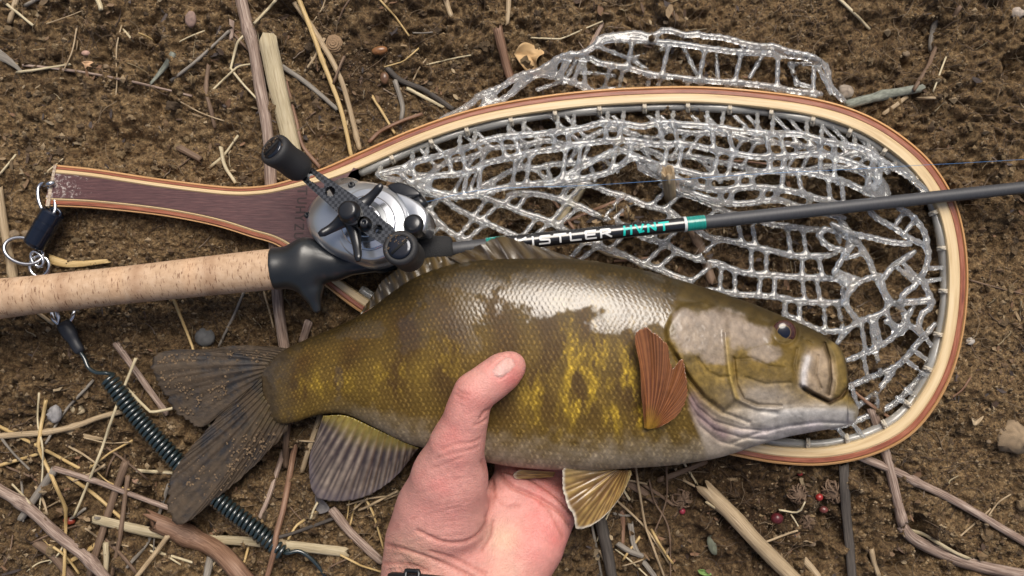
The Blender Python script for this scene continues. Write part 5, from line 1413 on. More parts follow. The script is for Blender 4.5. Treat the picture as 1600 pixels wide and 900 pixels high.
TAILM = cmat('tail_membrane', .55, 900, .0005, .7, Specular_IOR_Level=.4)
def col_tail(tt, uu, rr, D):
    x, y = D[..., 0], D[..., 1]
    C = mixc((.020, .017, .017), (.070, .050, .034), rr)
    C = mixc(C, (.11, .075, .022), sstep(.35, .0, tt) * .7)
    C = mixc(C, (.024, .025, .030), sstep(.35, .70, fbm(x, y, .02, 4, 91)) * .8)
    mud = sstep(.40, .62, fbm(x, y, .05, 6, 92, .75) + .08 * tt)
    return mixc(C, np.array((.088, .060, .035)), mud * .75) * (.22 + 1.15 * fbm(x, y, .16, 5, 93, .78))[..., None]
fin('tail_fin', [(452, 545), (428, 566), (412, 592)], [(424, 541), (371, 540), (320, 546), (269, 547), (238, 561), (248, 602), (277, 643), (308, 668), (338, 655)], (.0175, .0145, .0135), (.010, .0062, .0055, .006, .0085), 12, col_tail, 60, 130, .0007, .0008, .0008, TAILM, ragged=9, seed=1, bend=.1)
fin('tail_fin', [(408, 588), (414, 622), (450, 664)], [(372, 626), (338, 655), (295, 704), (269, 742), (263, 775), (266, 808), (280, 822), (310, 803), (333, 783), (379, 745), (416, 708), (449, 674)], (.0160, .0165, .0135), (.0175, .0145, .0135, .0130, .0125, .0120), 13, col_tail, 60, 150, .0008, .0010, .0008, TAILM, ragged=8, seed=2, bend=-.12)
def col_anal(tt, uu, rr, D):
    x, y = D[..., 0], D[..., 1]
    C = mixc((.045, .030, .027), (.34, .27, .21), rr * (.35 + .65 * sstep(.25, .7, fbm(x, y, .02, 3, 99))))
    C = mixc(C, (.24, .18, .035), sstep(.35, .0, tt))
    return mixc(C, (.11, .09, .11), sstep(.8, 1, tt) * .5) * (.6 + .8 * fbm(x, y, .15, 3, 94))[..., None]
fin('anal_fin', [(505, 650), (541, 650), (582, 668), (628, 690), (654, 700)], [(493, 685), (484, 712), (483, 742), (489, 770), (506, 781), (548, 782), (582, 771), (618, 745), (650, 706)], (.029, .031, .0335, .036, .037), (.020, .016, .014, .014, .016, .022, .032), 14, col_anal, 50, None, .0007, .0009, .0006, seed=3)
def col_pec(tt, uu, rr, D):
    x, y = D[..., 0], D[..., 1]
    C = mixc((.135, .044, .016), (.31, .125, .045), rr)
    C = mixc(C, (.34, .20, .03), sstep(.3, .0, tt))
    return C * (.75 + .5 * fbm(x, y, .12, 3, 95))[..., None]
zpec = float(fish_z(1012., 660.))
fin('pectoral_fin', [(1007, 669), (1013, 671), (1022, 670)], [(1002, 620), (1000, 575), (992, 528), (1003, 513), (1022, 520), (1042, 540), (1050, 575), (1066, 562), (1073, 600), (1070, 630), (1054, 653), (1030, 668)],
    zpec + .001, (zpec + .010, zpec + .015, zpec + .017, zpec + .016, zpec + .012, zpec + .008), 25, col_pec, 60, 220, .0006, .0004, .0018, ragged=4, seed=4, bend=.22)
def col_pel(tt, uu, rr, D):
    x, y = D[..., 0], D[..., 1]
    C = mixc((.13, .062, .014), (.36, .23, .07), rr); C = mixc(C, (.13, .065, .018), sstep(.45, .65, fbm(uu * 9, tt * 2.2, 1, 4, 66)) * .75)
    C = mixc(C, (.50, .38, .16), sstep(.25, .0, uu) * .5 + sstep(.8, 1, uu) * .6)
    return mixc(C, (.60, .54, .44), sstep(.93, 1, tt)) * (.7 + .6 * fbm(x, y, .1, 3, 96))[..., None]
fin('pelvic_fin', [(955, 731), (972, 735), (986, 735)], [(893, 712), (882, 725), (879, 745), (880, 766), (887, 790), (896, 806), (900, 825), (912, 826), (933, 816), (953, 798), (973, 771), (987, 741)], (.040, .039, .038), (.050, .046, .040, .036, .036), 11, col_pel, 50, 130, .0007, .001, .0008, seed=5)
fin('pelvic_fin', [(868, 738), (866, 742), (864, 745)], [(812, 734), (803, 740), (806, 748), (826, 748)], (.036, .035, .034), (.032, .031), 6, col_pel, 24, 60, .0006, .0006, 0, seed=6)
def col_dor(tt, uu, rr, D):
    x, y = D[..., 0], D[..., 1]
    C = mixc((.10, .068, .028), (.036, .021, .008), rr)
    return C * (.7 + .6 * fbm(x, y, .12, 3, 97))[..., None]
DORM = cmat('dorsal_membrane', .3, 900, .0003, .5, Coat_Weight=.5, Coat_Roughness=.12, Transmission_Weight=.3, Specular_IOR_Level=.6)
fin('spiny_dorsal_fin', [(720, 412), (760, 407), (800, 405), (850, 404), (900, 407), (940, 412)], [(700, 402), (736, 389), (757, 380), (783, 368), (800, 373), (844, 387), (882, 398), (925, 410)],
    (.044, .045, .046, .046, .045, .044), (.040, .0395, .039, .039, .0385, .039, .040, .042), 9, col_dor, 40, 130, .0006, .0014, .0018, DORM, False, 3.5, seed=7)
def col_sdor(tt, uu, rr, D):
    x, y = D[..., 0], D[..., 1]
    return mixc((.038, .025, .009), (.085, .055, .018), rr) * (.6 + .8 * fbm(x, y, .1, 3, 98))[..., None]
fin('soft_dorsal_fin', [(562, 492), (600, 468), (640, 441), (690, 420), (735, 411)], [(566, 484), (586, 456), (600, 436), (640, 409), (690, 401), (730, 404)], (.031, .036, .040, .043, .044), (.030, .033, .036, .039, .041), 11, col_sdor, 30, None, .0007, .0009, .0006, seed=8)
def eye():
    cx, cy, r = 1225, 519, 19
    zb = float(fish_z(1225., 519.)) + .0006
    nr, na = 16, 40
    V = []; C = []
    for i in range(nr + 1):
        t = i / nr
        for j in range(na):
            a = 2 * math.pi * j / na
            V.append(P(cx + r * t * math.cos(a), cy + r * t * math.sin(a), zb + .0030 * math.sqrt(max(0, 1 - t * t * .96)) - .0014))
            if t < .56: C.append((.006, .008, .018))
            elif t < .62: C.append((.16, .10, .04))
            else: C.append(np.array((.050, .018, .014)) * (.6 + .9 * random.random()))
    F = [(i * na + j, (i + 1) * na + j, (i + 1) * na + (j + 1) % na, i * na + (j + 1) % na) for i in range(nr) for j in range(na)]
    mk('eye', np.array(V), [f[::-1] for f in F], cmat('eye_surface', .14, 0, bs=0, Coat_Weight=.3, Coat_Roughness=.05), FISH, True, col=np.array(C))
eye()

def tail_mud():
    """grains of soil stuck to the wet tail"""
    q = np.random.RandomState(17); v, f = ico(); mb = MB()
    polys = [([(424, 548), (371, 545), (320, 550), (269, 552), (245, 565), (255, 602), (280, 640), (308, 662), (360, 610)], .0085), ([(372, 634), (338, 660), (295, 710), (272, 745), (268, 775), (270, 805), (282, 815), (333, 778), (416, 700), (440, 670)], .0152)]
    for pl, z in polys:
        p = np.array(pl)
        x = q.uniform(p[:, 0].min(), p[:, 0].max(), 1500); y = q.uniform(p[:, 1].min(), p[:, 1].max(), 1500)
        ok = inside(x, y, pl) & (fbm(x, y, .035, 6, 92, .65) > q.uniform(.42, .6, 1500))
        for a, b in zip(x[ok], y[ok]):
            zz = z if z < .01 else np.interp(a, [265, 330, 400, 440], [.0132, .0145, .0172, .0168])
            if z < .01: zz = np.interp(a, [240, 330, 424], [.0068, .0098, .0150])
            mb.add(v * q.uniform(.00025, .0008) * np.array([1, 1, .6]) * (1 + q.uniform(-.3, .3, (12, 1))) + P(a, b, zz), f, None, np.array((.15, .10, .056)) * q.uniform(.6, 1.3))
    o = mb.build('mud_grains', PEB, FISH, False); o['kind'] = 'stuff'
tail_mud()

# ------------------------------------------------------------------ hand
PERSON = thing('person', 'bare left hand and wrist cradling the bass from below, thumb on its flank', 'person', P(720, 900, .012))
def build_hand():
    lo = P(560, 1500, 0.0); hi = P(960, 540, .0)
    vx = Vox((lo[0] - .05, lo[1] + .02, -.002), (hi[0] + .02, hi[1] + .01, .175), .00095)
    J = lambda x, y, z: P(x, y, z)
    k = .010
    chain = [(799, 572, .0735, .0074), (786, 581, .0755, .0090), (765, 597, .0770, .0094), (741, 614, .0780, .0097), (732, 634, .0765, .0092), (727, 658, .0735, .0096), (714, 695, .068, .0125), (703, 745, .057, .0185), (690, 802, .044, .0235), (668, 850, .036, .021)]
    for a, b in zip(chain[:-1], chain[1:]): vx.cone(J(*a[:3]), J(*b[:3]), a[3], b[3], .004 if a[1] < 650 else .008)
    vx.cone(J(668, 850, .036), J(655, 905, .036), .021, .0185, k)
    # palm
    vx.cone(J(715, 890, .032), J(800, 765, .020), .022, .013, k)
    vx.cone(J(755, 895, .030), J(832, 772, .018), .021, .012, k)
    vx.cone(J(798, 890, .030), J(862, 795, .020), .0165, .0125, k)
    vx.cone(J(838, 848, .028), J(862, 800, .022), .0150, .012, k)
    vx.cone(J(822, 865, .032), J(812, 895, .032), .014, .014, k)
    # fingers lie under the belly of the fish
    for f in ([(795, 768, .019, .0098), (800, 725, .0105, .009), (812, 670, .0088, .0082), (826, 625, .0088, .0078), (838, 590, .0095, .0070)],
              [(823, 764, .017, .0095), (832, 715, .0095, .009), (848, 655, .0088, .0083), (862, 605, .0088, .0079), (874, 568, .0095, .0070)],
              [(848, 775, .017, .0092), (862, 725, .0095, .0086), (880, 668, .0085, .0080), (894, 620, .0085, .0075), (905, 588, .0092, .0068)],
              [(868, 798, .019, .0088), (888, 748, .0095, .0076), (905, 705, .0080, .0070), (917, 668, .0080, .0066), (926, 642, .0085, .0060)]):
        for a, b in zip(f[:-1], f[1:]): vx.cone(J(*a[:3]), J(*b[:3]), a[3], b[3], .0035)
    # forearm towards the photographer
    vx.cone(J(655, 905, .036), J(665, 1010, .046), .0185, .023, k); vx.cone(J(795, 900, .032), J(740, 1010, .046), .0165, .024, k)
    vx.cone(J(705, 900, .034), J(700, 1010, .046), .025, .026, k)
    vx.cone(J(665, 1010, .046), J(650, 1250, .085), .023, .030, k); vx.cone(J(740, 1010, .046), J(740, 1250, .085), .024, .031, k)
    vx.cone(J(650, 1250, .085), J(640, 1480, .130), .030, .034, k); vx.cone(J(740, 1250, .085), J(740, 1480, .130), .031, .034, k)
    V, F = vx.mesh()
    V = smooth_mesh(V, F, 3, .5)
    N_ = vnormals(V, F)
    if N_[V[:, 2].argmax(), 2] < 0: F = F[:, ::-1].copy(); N_ = -N_
    px, py = topx(V)
    up = sstep(.05, .4, N_[:, 2])
    vis = up * sstep(.024, .03, V[:, 2] + 0 * px + .012 * (py > 735))
    d = np.zeros(len(V)); red = np.zeros(len(V)); line = np.zeros(len(V))
    def groove(poly, amp, w, s=1.0):
        nonlocal d, line
        e = np.exp(-(seg_dist(px, py, cr(poly, 24)) / w) ** 2)
        d -= amp * e; line = np.maximum(line, e * s)
    groove([(762, 808), (768, 790), (770, 765), (764, 740), (756, 722)], .0016, 4.0)            # life line beside the thenar
    groove([(652, 830), (690, 847), (722, 848), (745, 838), (760, 818), (765, 800)], .0012, 3.2)
    groove([(755, 860), (768, 838), (772, 815)], .0006, 3)
    groove([(605, 852), (640, 862), (690, 880), (740, 902)], .0012, 3)                             # wrist creases
    groove([(672, 862), (710, 873), (760, 896)], .0008, 2.6)
    groove([(600, 880), (640, 882), (668, 892)], .0007, 2.6)
    groove([(690, 702), (712, 694), (738, 691), (750, 685)], .0005, 2.2, .7); groove([(680, 717), (705, 709), (735, 703), (748, 698)], .0004, 2.0, .6); groove([(676, 731), (700, 723), (724, 714)], .0003, 2.0, .5)
    groove([(765, 640), (757, 644), (750, 655)], .0008, 2.4); groove([(760, 655), (750, 662), (742, 664)], .0006, 2.0)
    groove([(714, 608), (722, 614), (733, 616)], .0004, 2); groove([(712, 616), (722, 622), (730, 624)], .0004, 1.8)
    groove([(777, 736), (800, 760), (840, 778), (875, 800), (892, 822)], .0016, 3.0); groove([(770, 770), (790, 790), (812, 790)], .0004, 3)
    groove([(790, 735), (830, 748), (870, 775), (893, 800)], .0015, 3); groove([(845, 785), (860, 800), (880, 838)], .0005, 3)
    for s_ in range(9):
        y0 = 735 + s_ * 13
        j_ = 9 * math.sin(s_ * 2.3)
        groove([(668 - s_ * 4 + j_, y0 + 14 + j_ * .3), (700 - s_ * 3 + j_, y0 + 2), (730 + 1.5 * j_, y0 - 9 + s_ + j_ * .6)], .00010 + .00006 * (s_ % 3), 1.8, .22)
    nail = np.array([(769, 578), (779, 567), (792, 557), (801, 562), (804, 571), (797, 580), (783, 590), (774, 588)], float)
    sd = sdist(px, py, nail); nm = sstep(1.5, -1.0, sd) * (V[:, 2] > .07)
    d += .00035 * nm - .0006 * np.exp(-((sd - 1.2) / 1.8) ** 2) * (V[:, 2] > .07) * (px < 797)
    d += .00025 * (fbm(px, py, .05, 3, 61) - .5)
    V = V + N_ * (d * up)[:, None]
    # skin pigment
    base = np.array((.60, .300, .258))
    def blob(cx, cy, rx, ry): return np.exp(-((px - cx) / rx) ** 2 - ((py - cy) / ry) ** 2)
    red = .9 * blob(800, 590, 26, 28) * (V[:, 2] > .06) + .75 * blob(845, 852, 42, 55) + .55 * blob(730, 620, 30, 25) + .6 * blob(850, 770, 60, 35) + .35 * blob(735, 870, 40, 20) + .4 * blob(715, 690, 40, 40) + .3 * blob(690, 790, 60, 50)
    pale = .8 * blob(785, 842, 26, 26) + .5 * blob(640, 870, 45, 35) + .4 * blob(790, 890, 30, 20)
    red = np.clip(red * (.5 + 1.0 * fbm(px, py, .04, 4, 62)) + .32 * sstep(.42, .78, fbm(px, py, .035, 4, 64)), 0, 1); pale = np.clip(pale, 0, 1)
    C = base + 0 * V
    C = C * (1 - red[:, None]) + np.array((.61, .205, .185)) * red[:, None]
    C = C * (1 - pale[:, None]) + np.array((.60, .40, .28)) * pale[:, None]
    C = C * (1 - .55 * line[:, None]) + np.array((.42, .15, .12)) * .55 * line[:, None]
    C = C * (1 - nm[:, None]) + np.array((.60, .36, .32)) * nm[:, None]
    C = C * (.84 + .32 * fbm(px, py, .16, 4, 63, .65))[:, None]
    rough = .44 - .10 * nm - .05 * red
    m, N, L, b = newmat('skin')
    a = N.new('ShaderNodeAttribute'); a.attribute_name = 'Col'; L.new(a.outputs['Color'], b.inputs['Base Color'])
    a2 = N.new('ShaderNodeAttribute'); a2.attribute_name = 'rough'; L.new(a2.outputs['Fac'], b.inputs['Roughness'])
    setp(b, Subsurface_Weight=.15, Subsurface_Radius=(1, .35, .2), Subsurface_Scale=.0025, Specular_IOR_Level=.4)
    n1 = noise(N, L, coords(N, L, 'obj', (1400, 1400, 1400)), 3)
    v = N.new('ShaderNodeTexVoronoi'); v.inputs['Scale'].default_value = 1; L.new(coords(N, L, 'obj', (900, 900, 900)), v.inputs['Vector'])
    ad = N.new('ShaderNodeMath'); ad.operation = 'ADD'; L.new(n1, ad.inputs[0]); L.new(v.outputs['Distance'], ad.inputs[1])
    wr = noise(N, L, coords(N, L, 'obj', (420, 1500, 420)), 5, .65)
    ad2 = N.new('ShaderNodeMath'); ad2.operation = 'ADD'; L.new(ad.outputs[0], ad2.inputs[0]); L.new(wr, ad2.inputs[1])
    bump(N, L, b, ad2.outputs[0], .40, .0006)
    mk('body', V, F, m, PERSON, True, col=np.clip(C, .01, .9), att={'rough': rough})
    return V, N_
HV, HN = build_hand()
def hand_z(px, py):
    hx, hy = topx(HV)
    m = (np.abs(hx - px) < 8) & (np.abs(hy - py) < 8) & (HN[:, 2] > 0)
    return HV[m, 2].max() if m.any() else .05
def arm_hair():
    q = np.random.RandomState(12)
    mb = MB()
    for _ in range(150):
        x = q.uniform(596, 655); y = q.uniform(835, 905)
        if x - 596 > (y - 820) * .9: continue
        a = q.normal(.5, .5); L = q.uniform(14, 30)
        u = np.linspace(0, 1, 6)
        c = q.normal(0, .5)
        ang = a + c * u
        X = x + np.cumsum(np.cos(ang)) * L / 6; Y = y + np.cumsum(np.sin(ang)) * L / 6
        z = np.array([hand_z(X[0], Y[0]), hand_z(X[-1], Y[-1])])
        Z = z[0] + (z[1] - z[0]) * u + .0012 * np.sin(u * 2.2) + .0001
        V, F, T = tube(P(X, Y, Z), .00006 * (1 - .6 * u), 3)
        mb.add(V, F, T, (.05, .028, .018))
    o = mb.build('arm_hair', cmat('hair', .4, 0, bs=0), PERSON)
    o['kind'] = 'stuff'
arm_hair()

# ------------------------------------------------------------------ watch strap
WATCH = thing('wristwatch', 'black rubber watch strap with a dark buckle around the wrist', 'watch', P(690, 930, .02))
STRAP = pmat('strap_rubber', (.012, .012, .014), .5, 1500, .0002, .4)
BUCK = pmat('buckle_metal', (.05, .052, .055), .28, Metallic=.8)
def strap():
    n = 72
    ph = np.arange(n) * 2 * math.pi / n
    c = P(728, 936, .0405)
    e1 = np.array([.995, -.10, .0]); e3 = np.array([.0, .34, .94]); ax = np.cross(e3, e1); ax /= np.linalg.norm(ax)
    a_, b_ = .0430, .0315
    prof = [(-.0095, 0), (-.0085, .0011), (.0085, .0011), (.0095, 0), (.0085, -.0012), (-.0085, -.0012)]
    V = []
    for p_ in ph:
        d = np.sign(np.cos(p_)) * abs(np.cos(p_)) ** .8 * e1 * a_ + np.sign(np.sin(p_)) * abs(np.sin(p_)) ** .8 * e3 * b_
        nr = d / np.linalg.norm(d)
        for s_, r_ in prof: V.append(c + d + ax * s_ + nr * r_)
    m = len(prof)
    F = [(i * m + j, i * m + (j + 1) % m, ((i + 1) % n) * m + (j + 1) % m, ((i + 1) % n) * m + j) for i in range(n) for j in range(m)]
    mk('strap', np.array(V), F, STRAP, WATCH)
    # buckle loop over the strap on the palm side
    mid = math.radians(122)
    pts = []
    for s_, dp in [(-.0105, -.10), (-.0105, .10), (.0105, .10), (.0105, -.10)]:
        p_ = mid + dp
        d = np.sign(np.cos(p_)) * abs(np.cos(p_)) ** .8 * e1 * a_ + np.sign(np.sin(p_)) * abs(np.sin(p_)) ** .8 * e3 * b_
        nr = d / np.linalg.norm(d)
        pts.append(c + d + ax * s_ + nr * .0026)
    loop = lin(np.vstack([pts, pts[:1]]), 41)[:-1]
    V, F, T = tube(loop, .0012, 8, closed=True); mb = MB(); mb.add(V, F, T); mb.build('buckle', BUCK, WATCH)
strap()

# ------------------------------------------------------------------ fishing rod
ROD = thing('fishing_rod', 'casting rod with cork grip, black reel seat and dark blank across the net', 'fishing rod', P(300, 434, .004))
def axis(px):
    """centre of the rod where it shows at picture column px"""
    py = 466.5 - .1085 * px
    a0 = P(0, 466.5, .0345); a1 = P(1600, 293, .0195)
    lo_, hi_ = 0.0, 1.0
    # straight rod in space: intersect with the column
    for _ in range(40):
        m = (lo_ + hi_) / 2; p = a0 + (a1 - a0) * (m * 3 - 1)
        x = p[0] / (K * (CAM_H - p[2])) + 800
        if x < px: lo_ = m
        else: hi_ = m
    return a0 + (a1 - a0) * (lo_ * 3 - 1)
CORK = nmat('cork', [(.25, (.39, .255, .155)), (.5, (.49, .335, .215)), (.75, (.56, .405, .28))], scale=(260, 260, 260), detail=9, rough=.75, bd=.0004, bs=.5)
def cork_pits(m):
    N, L = m.node_tree.nodes, m.node_tree.links; b = N['Principled BSDF']
    src = b.inputs['Base Color'].links[0].from_socket
    f = noise(N, L, coords(N, L, 'tuv', (220, 220, 1300)), 5, .65)
    r = ramp(N, L, f, [(.575, (1, 1, 1)), (.62, (.30, .20, .14))])
    mx = N.new('ShaderNodeMix'); mx.data_type = 'RGBA'; mx.blend_type = 'MULTIPLY'; mx.inputs[0].default_value = .85
    L.new(src, mx.inputs[6]); L.new(r, mx.inputs[7]); 
    # rings of cork glued end to end differ a little in tone
    f2 = noise(N, L, coords(N, L, 'tuv', (0, 0, 75)), 0)
    r2 = ramp(N, L, f2, [(.35, (.78, .72, .68)), (.5, (1, 1, 1)), (.65, (1.08, 1.04, 1.0))])
    m2 = N.new('ShaderNodeMix'); m2.data_type = 'RGBA'; m2.blend_type = 'MULTIPLY'; m2.inputs[0].default_value = 1
    L.new(mx.outputs[2], m2.inputs[6]); L.new(r2, m2.inputs[7])
    L.new(m2.outputs[2], b.inputs['Base Color'])
cork_pits(CORK)
def rodpart(name, x0, x1, r0, r1, mat, sides=32, prof=None, n=14, parent=ROD, ecc=0):
    a, b = axis(x0), axis(x1)
    if prof is None:
        prof = [(0, r0 * .93), (.004, r0)] + [(t, r0 + (r1 - r0) * t) for t in np.linspace(.02, .98, n)] + [(.996, r1), (1, r1 * .93)]
    V, F, T = lathe(a, b, prof, sides)
    mb = MB(); mb.add(V, F, T); return mb.build(name, mat, parent)
rodpart('cork_grip', -330, 428, .0118, .0112, CORK, 40, [(0, .009), (.01, .0118), (.3, .0120), (.5, .0106), (.7, .0104), (.85, .0109), (.97, .0113), (.995, .0112), (1, .0104)])
BLKSEAT = pmat('seat_black', (.016, .018, .020), .33, 700, .0002, .15, Coat_Weight=.25, Coat_Roughness=.25)
def seat():
    lo = P(395, 520, 0); hi = P(670, 340, 0)
    vx = Vox((lo[0], lo[1], .002), (hi[0], hi[1], .056), .0007)
    A = axis(432); B = axis(475); Cc = axis(560); D = axis(655)
    vx.cone(A, B, .0118, .0114, .004); vx.cone(B, P(520, 415, .030), .0112, .0078, .006); vx.cone(P(520, 414, .030), P(600, 408, .029), .0072, .0055, .006)
    vx.cone(P(600, 408, .029), D, .0055, .0062, .004)
    vx.cone(P(478, 392, .034), P(515, 402, .033), .0070, .0050, .007)
    vx.cone(P(476, 430, .032), P(487, 455, .032), .0078, .0052, .007); vx.cone(P(487, 455, .032), P(495, 482, .031), .0052, .0026, .003)
    F0 = vx.F; X = vx.ax[0][:, None, None]; Y = vx.ax[1][None, :, None]; Zz = vx.ax[2][None, None, :]
    d = (axis(475) - axis(425)); d /= np.linalg.norm(d); a = axis(426)
    vx.F = np.maximum(F0, -((X - a[0]) * d[0] + (Y - a[1]) * d[1] + (Zz - a[2]) * d[2])).astype(np.float32)
    V, F = vx.mesh(); V = smooth_mesh(V, F, 2)
    mk('reel_seat', V, F, BLKSEAT, ROD)
seat()
FOAM = pmat('foam_grip', (.018, .018, .019), .85, 1800, .0006, .9)
rodpart('foregrip', 650, 708, .0086, .0080, FOAM, 28, [(0, .0070), (.05, .0084), (.5, .0088), (.85, .0080), (.97, .0070), (1, .0058)])
BLANK = nmat('graphite_blank', [(.3, (.040, .041, .046)), (.7, (.060, .061, .067))], vec='tuv', scale=(300, 300, 1500), rough=.5, bd=.0001, bs=.2)
GLOSS = pmat('gloss_blank', (.014, .014, .016), .12, Coat_Weight=.8, Coat_Roughness=.04)
TEAL = nmat('teal_thread', [(.35, (.004, .16, .135)), (.65, (.010, .30, .25))], scale=(40, 40, 4200), detail=1, rough=.22, bd=.0003, bs=.7, Coat_Weight=.8, Coat_Roughness=.05)
WHT = pmat('white_trim', (.62, .64, .64), .4)
rodpart('blank', 700, 1720, .0041, .0034, BLANK, 28)
rodpart('gloss_section', 786, 1102, .00425, .00395, GLOSS, 32, n=4)
rodpart('thread_wrap', 760, 788, .0046, .0046, TEAL, 28, n=4)
rodpart('trim_ring', 788, 791, .0045, .0045, WHT, 28, n=3)
rodpart('thread_wrap', 1072, 1101, .0043, .0042, TEAL, 28, n=4)
rodpart('trim_ring', 1068, 1072, .0043, .0043, WHT, 28, n=3)
def rod_letters():
    A = axis(786); B = axis(1102); d = (B - A) / np.linalg.norm(B - A)
    side = np.cross(np.array([0, 0, 1.0]), d); side /= np.linalg.norm(side); upv = np.cross(d, side)
    r = .00425
    def mapper(p, lift):
        # p[:,0] metres along the rod, p[:,1] metres round the rod from its top line
        rr = r + .00004 + lift - .0003 * p[:, 0] / .11
        an = p[:, 1] / r
        return A + d * p[:, 0:1] + rr[:, None] * (np.cos(an)[:, None] * upv + np.sin(an)[:, None] * side)
    L_W = pmat('white_print', (.70, .70, .70), .4); L_T = pmat('teal_print', (.01, .50, .44), .35)
    def word(text, x0, x1, hgt, y0, w, mat, slant=.0):
        s0 = np.linalg.norm(axis(x0) - A); s1 = np.linalg.norm(axis(x1) - A)
        wd = [(.45 if c in 'Ii' else 1.0) for c in text]; tot = sum(wd) + .22 * (len(text) - 1); u = (s1 - s0) / tot
        x = s0
        for c, ww in zip(text, wd):
            mb = MB()
            for q_, poly in enumerate(GLY[c]):
                p = np.array(poly, float)
                ribbon(np.stack([x + p[:, 0] * u * (.92 if ww == 1 else .45) + slant * p[:, 1] * hgt, y0 + p[:, 1] * hgt], -1), w, mapper, mb, .00002 * q_)
            mb.build('letter', mat, ROD, False)
            x += (ww + .22) * u
    word('KISTLER', 806, 956, .0046, -.0026, .00105, L_W)
    word('HVNT', 973, 1044, .0046, -.0022, .0012, L_T)
rod_letters()

# ------------------------------------------------------------------ reel
REEL = thing('fishing_reel', 'silver baitcasting reel with black star drag and double handle', 'fishing reel', P(560, 350, .012))
RN = np.array([-.22, .24, .945]); RN /= np.linalg.norm(RN)
RO = P(548, 333, .066)
EYE = np.array([0, 0, CAM_H])
def onp(px, py, d):
    px = np.asarray(px, float); py = np.asarray(py, float)
    dr = P(px, py, np.zeros(px.shape)) - EYE
    t = ((RO - EYE) @ RN + d) / (dr @ RN)
    return EYE + dr * t[..., None]
def plate(name, outline, d_top, d_bot, mat, parent=REEL, bev=.0006, n=64, smooth_out=True, holes=(), sm=True):
    o_ = np.array(outline, float)
    per = cr(np.vstack([o_, o_[:1]]), n + 1)[:-1] if smooth_out else lin(np.vstack([o_, o_[:1]]), n + 1)[:-1]
    c = per.mean(0)
    b = bev * 2900
    ins = per + (c - per) / np.linalg.norm(c - per, axis=1)[:, None] * b
    ins2 = per + (c - per) / np.linalg.norm(c - per, axis=1)[:, None] * b * .3
    T_ = onp(*ins.T, d_top); T2 = onp(*ins2.T, d_top) - RN * bev * .3; S1 = onp(*per.T, d_top) - RN * bev
    S2 = S1 + RN * (d_bot - d_top + bev)
    V = np.vstack([T_, T2, S1, S2]); n = len(per)
    F = [tuple(range(n))] + [(k * n + i, (k + 1) * n + i, (k + 1) * n + (i + 1) % n, k * n + (i + 1) % n) for k in range(3) for i in range(n)] + [tuple(3 * n + i for i in range(n - 1, -1, -1))]
    area = np.sum(per[:, 0] * np.roll(per[:, 1], -1) - np.roll(per[:, 0], -1) * per[:, 1])
    if area > 0: F = [f[::-1] for f in F]
    return mk(name, V, F, mat, parent, sm)
SILV = pmat('silver_paint', (.52, .54, .57), .28, Metallic=.75, Coat_Weight=.5, Coat_Roughness=.1)
SILV2 = pmat('silver_turned', (.62, .64, .68), .2, Metallic=.95)
RBLK = pmat('reel_black', (.014, .015, .018), .28, Metallic=.3, Coat_Weight=.4, Coat_Roughness=.15)
def reel_body():
    lo = P(455, 440, 0); hi = P(690, 260, 0)
    ring_ = [(500, 335, .012), (522, 312, .012), (555, 302, .012), (585, 305, .012), (612, 318, .012), (630, 338, .011), (618, 362, .012), (595, 380, .012), (565, 388, .012), (535, 380, .012), (512, 362, .012)]
    out = [(475, 341), (481, 322), (497, 303), (523, 289), (553, 282), (580, 283), (607, 290), (630, 303), (645, 322), (648, 345), (640, 370), (622, 393), (597, 408), (568, 412), (540, 404), (513, 393), (493, 378), (480, 360)]
    per = cr(np.vstack([out, out[:1]]), 97)[:-1]; c_ = np.array((566., 346.)); n_ = len(per)
    prof = [(.50, -.0152), (.72, -.0160), (.84, -.0172), (.92, -.0192), (.97, -.0218), (1.0, -.0255), (1.0, -.030), (.97, -.036), (.90, -.040)]
    R = []
    for sc_, dd in prof:
        pp = c_ + (per - c_) * min(sc_, 1)
        if sc_ >= .97: base_ = onp(*(c_ + (per - c_) * sc_).T, -.0218); R.append(base_ + RN * (dd + .0218))
        else: R.append(onp(*pp.T, dd) if dd > -.022 else onp(*pp.T, -.0218) + RN * (dd + .0218))
    V = np.vstack(R)
    F = [tuple(range(n_))] + [(k * n_ + i, (k + 1) * n_ + i, (k + 1) * n_ + (i + 1) % n_, k * n_ + (i + 1) % n_) for k in range(len(prof) - 1) for i in range(n_)] + [tuple((len(prof) - 1) * n_ + i for i in range(n_ - 1, -1, -1))]
    mk('side_case', V, [f[::-1] for f in F], SILV, REEL)
    # frame and far side plate underneath
    vx = Vox((lo[0] - .004, lo[1] - .004, .002), (hi[0] + .004, hi[1] + .004, .07), .0009)
    for d0 in (-.036, -.046):
        pp = [onp(np.array(x), np.array(y), -.0165) + RN * (d0 + .0165) for x, y, r in ring_]
        c2 = sum(pp) / len(pp)
        for i in range(len(pp)):
            if pp[i][2] < .007: pp[i][2] = .009
            vx.cone(pp[i], c2, .006, .008, .003)
    V, F = vx.mesh(); V = smooth_mesh(V, F, 2)
    mk('frame', V, F, RBLK, REEL)
reel_body()
circ = lambda cx, cy, r, n=48, sx=1.0: [(cx + r * sx * math.cos(2 * math.pi * i / n), cy + r * math.sin(2 * math.pi * i / n)) for i in range(n)]
plate('side_plate', circ(578, 349, 57, sx=.98), -.0155, -.024, SILV, bev=.0012)
plate('drag_ring', circ(574, 347, 43), -.0135, -.018, SILV2, bev=.0009)
plate('recess_ring', circ(571, 345, 33), -.0130, -.017, pmat('ring_grey', (.20, .21, .22), .3, Metallic=.8), bev=.0004)
plate('drag_disc', circ(569, 344, 26), -.0118, -.0165, SILV2, bev=.0008)
plate('drag_disc', circ(564, 342, 17), -.0085, -.0125, RBLK, bev=.0006)
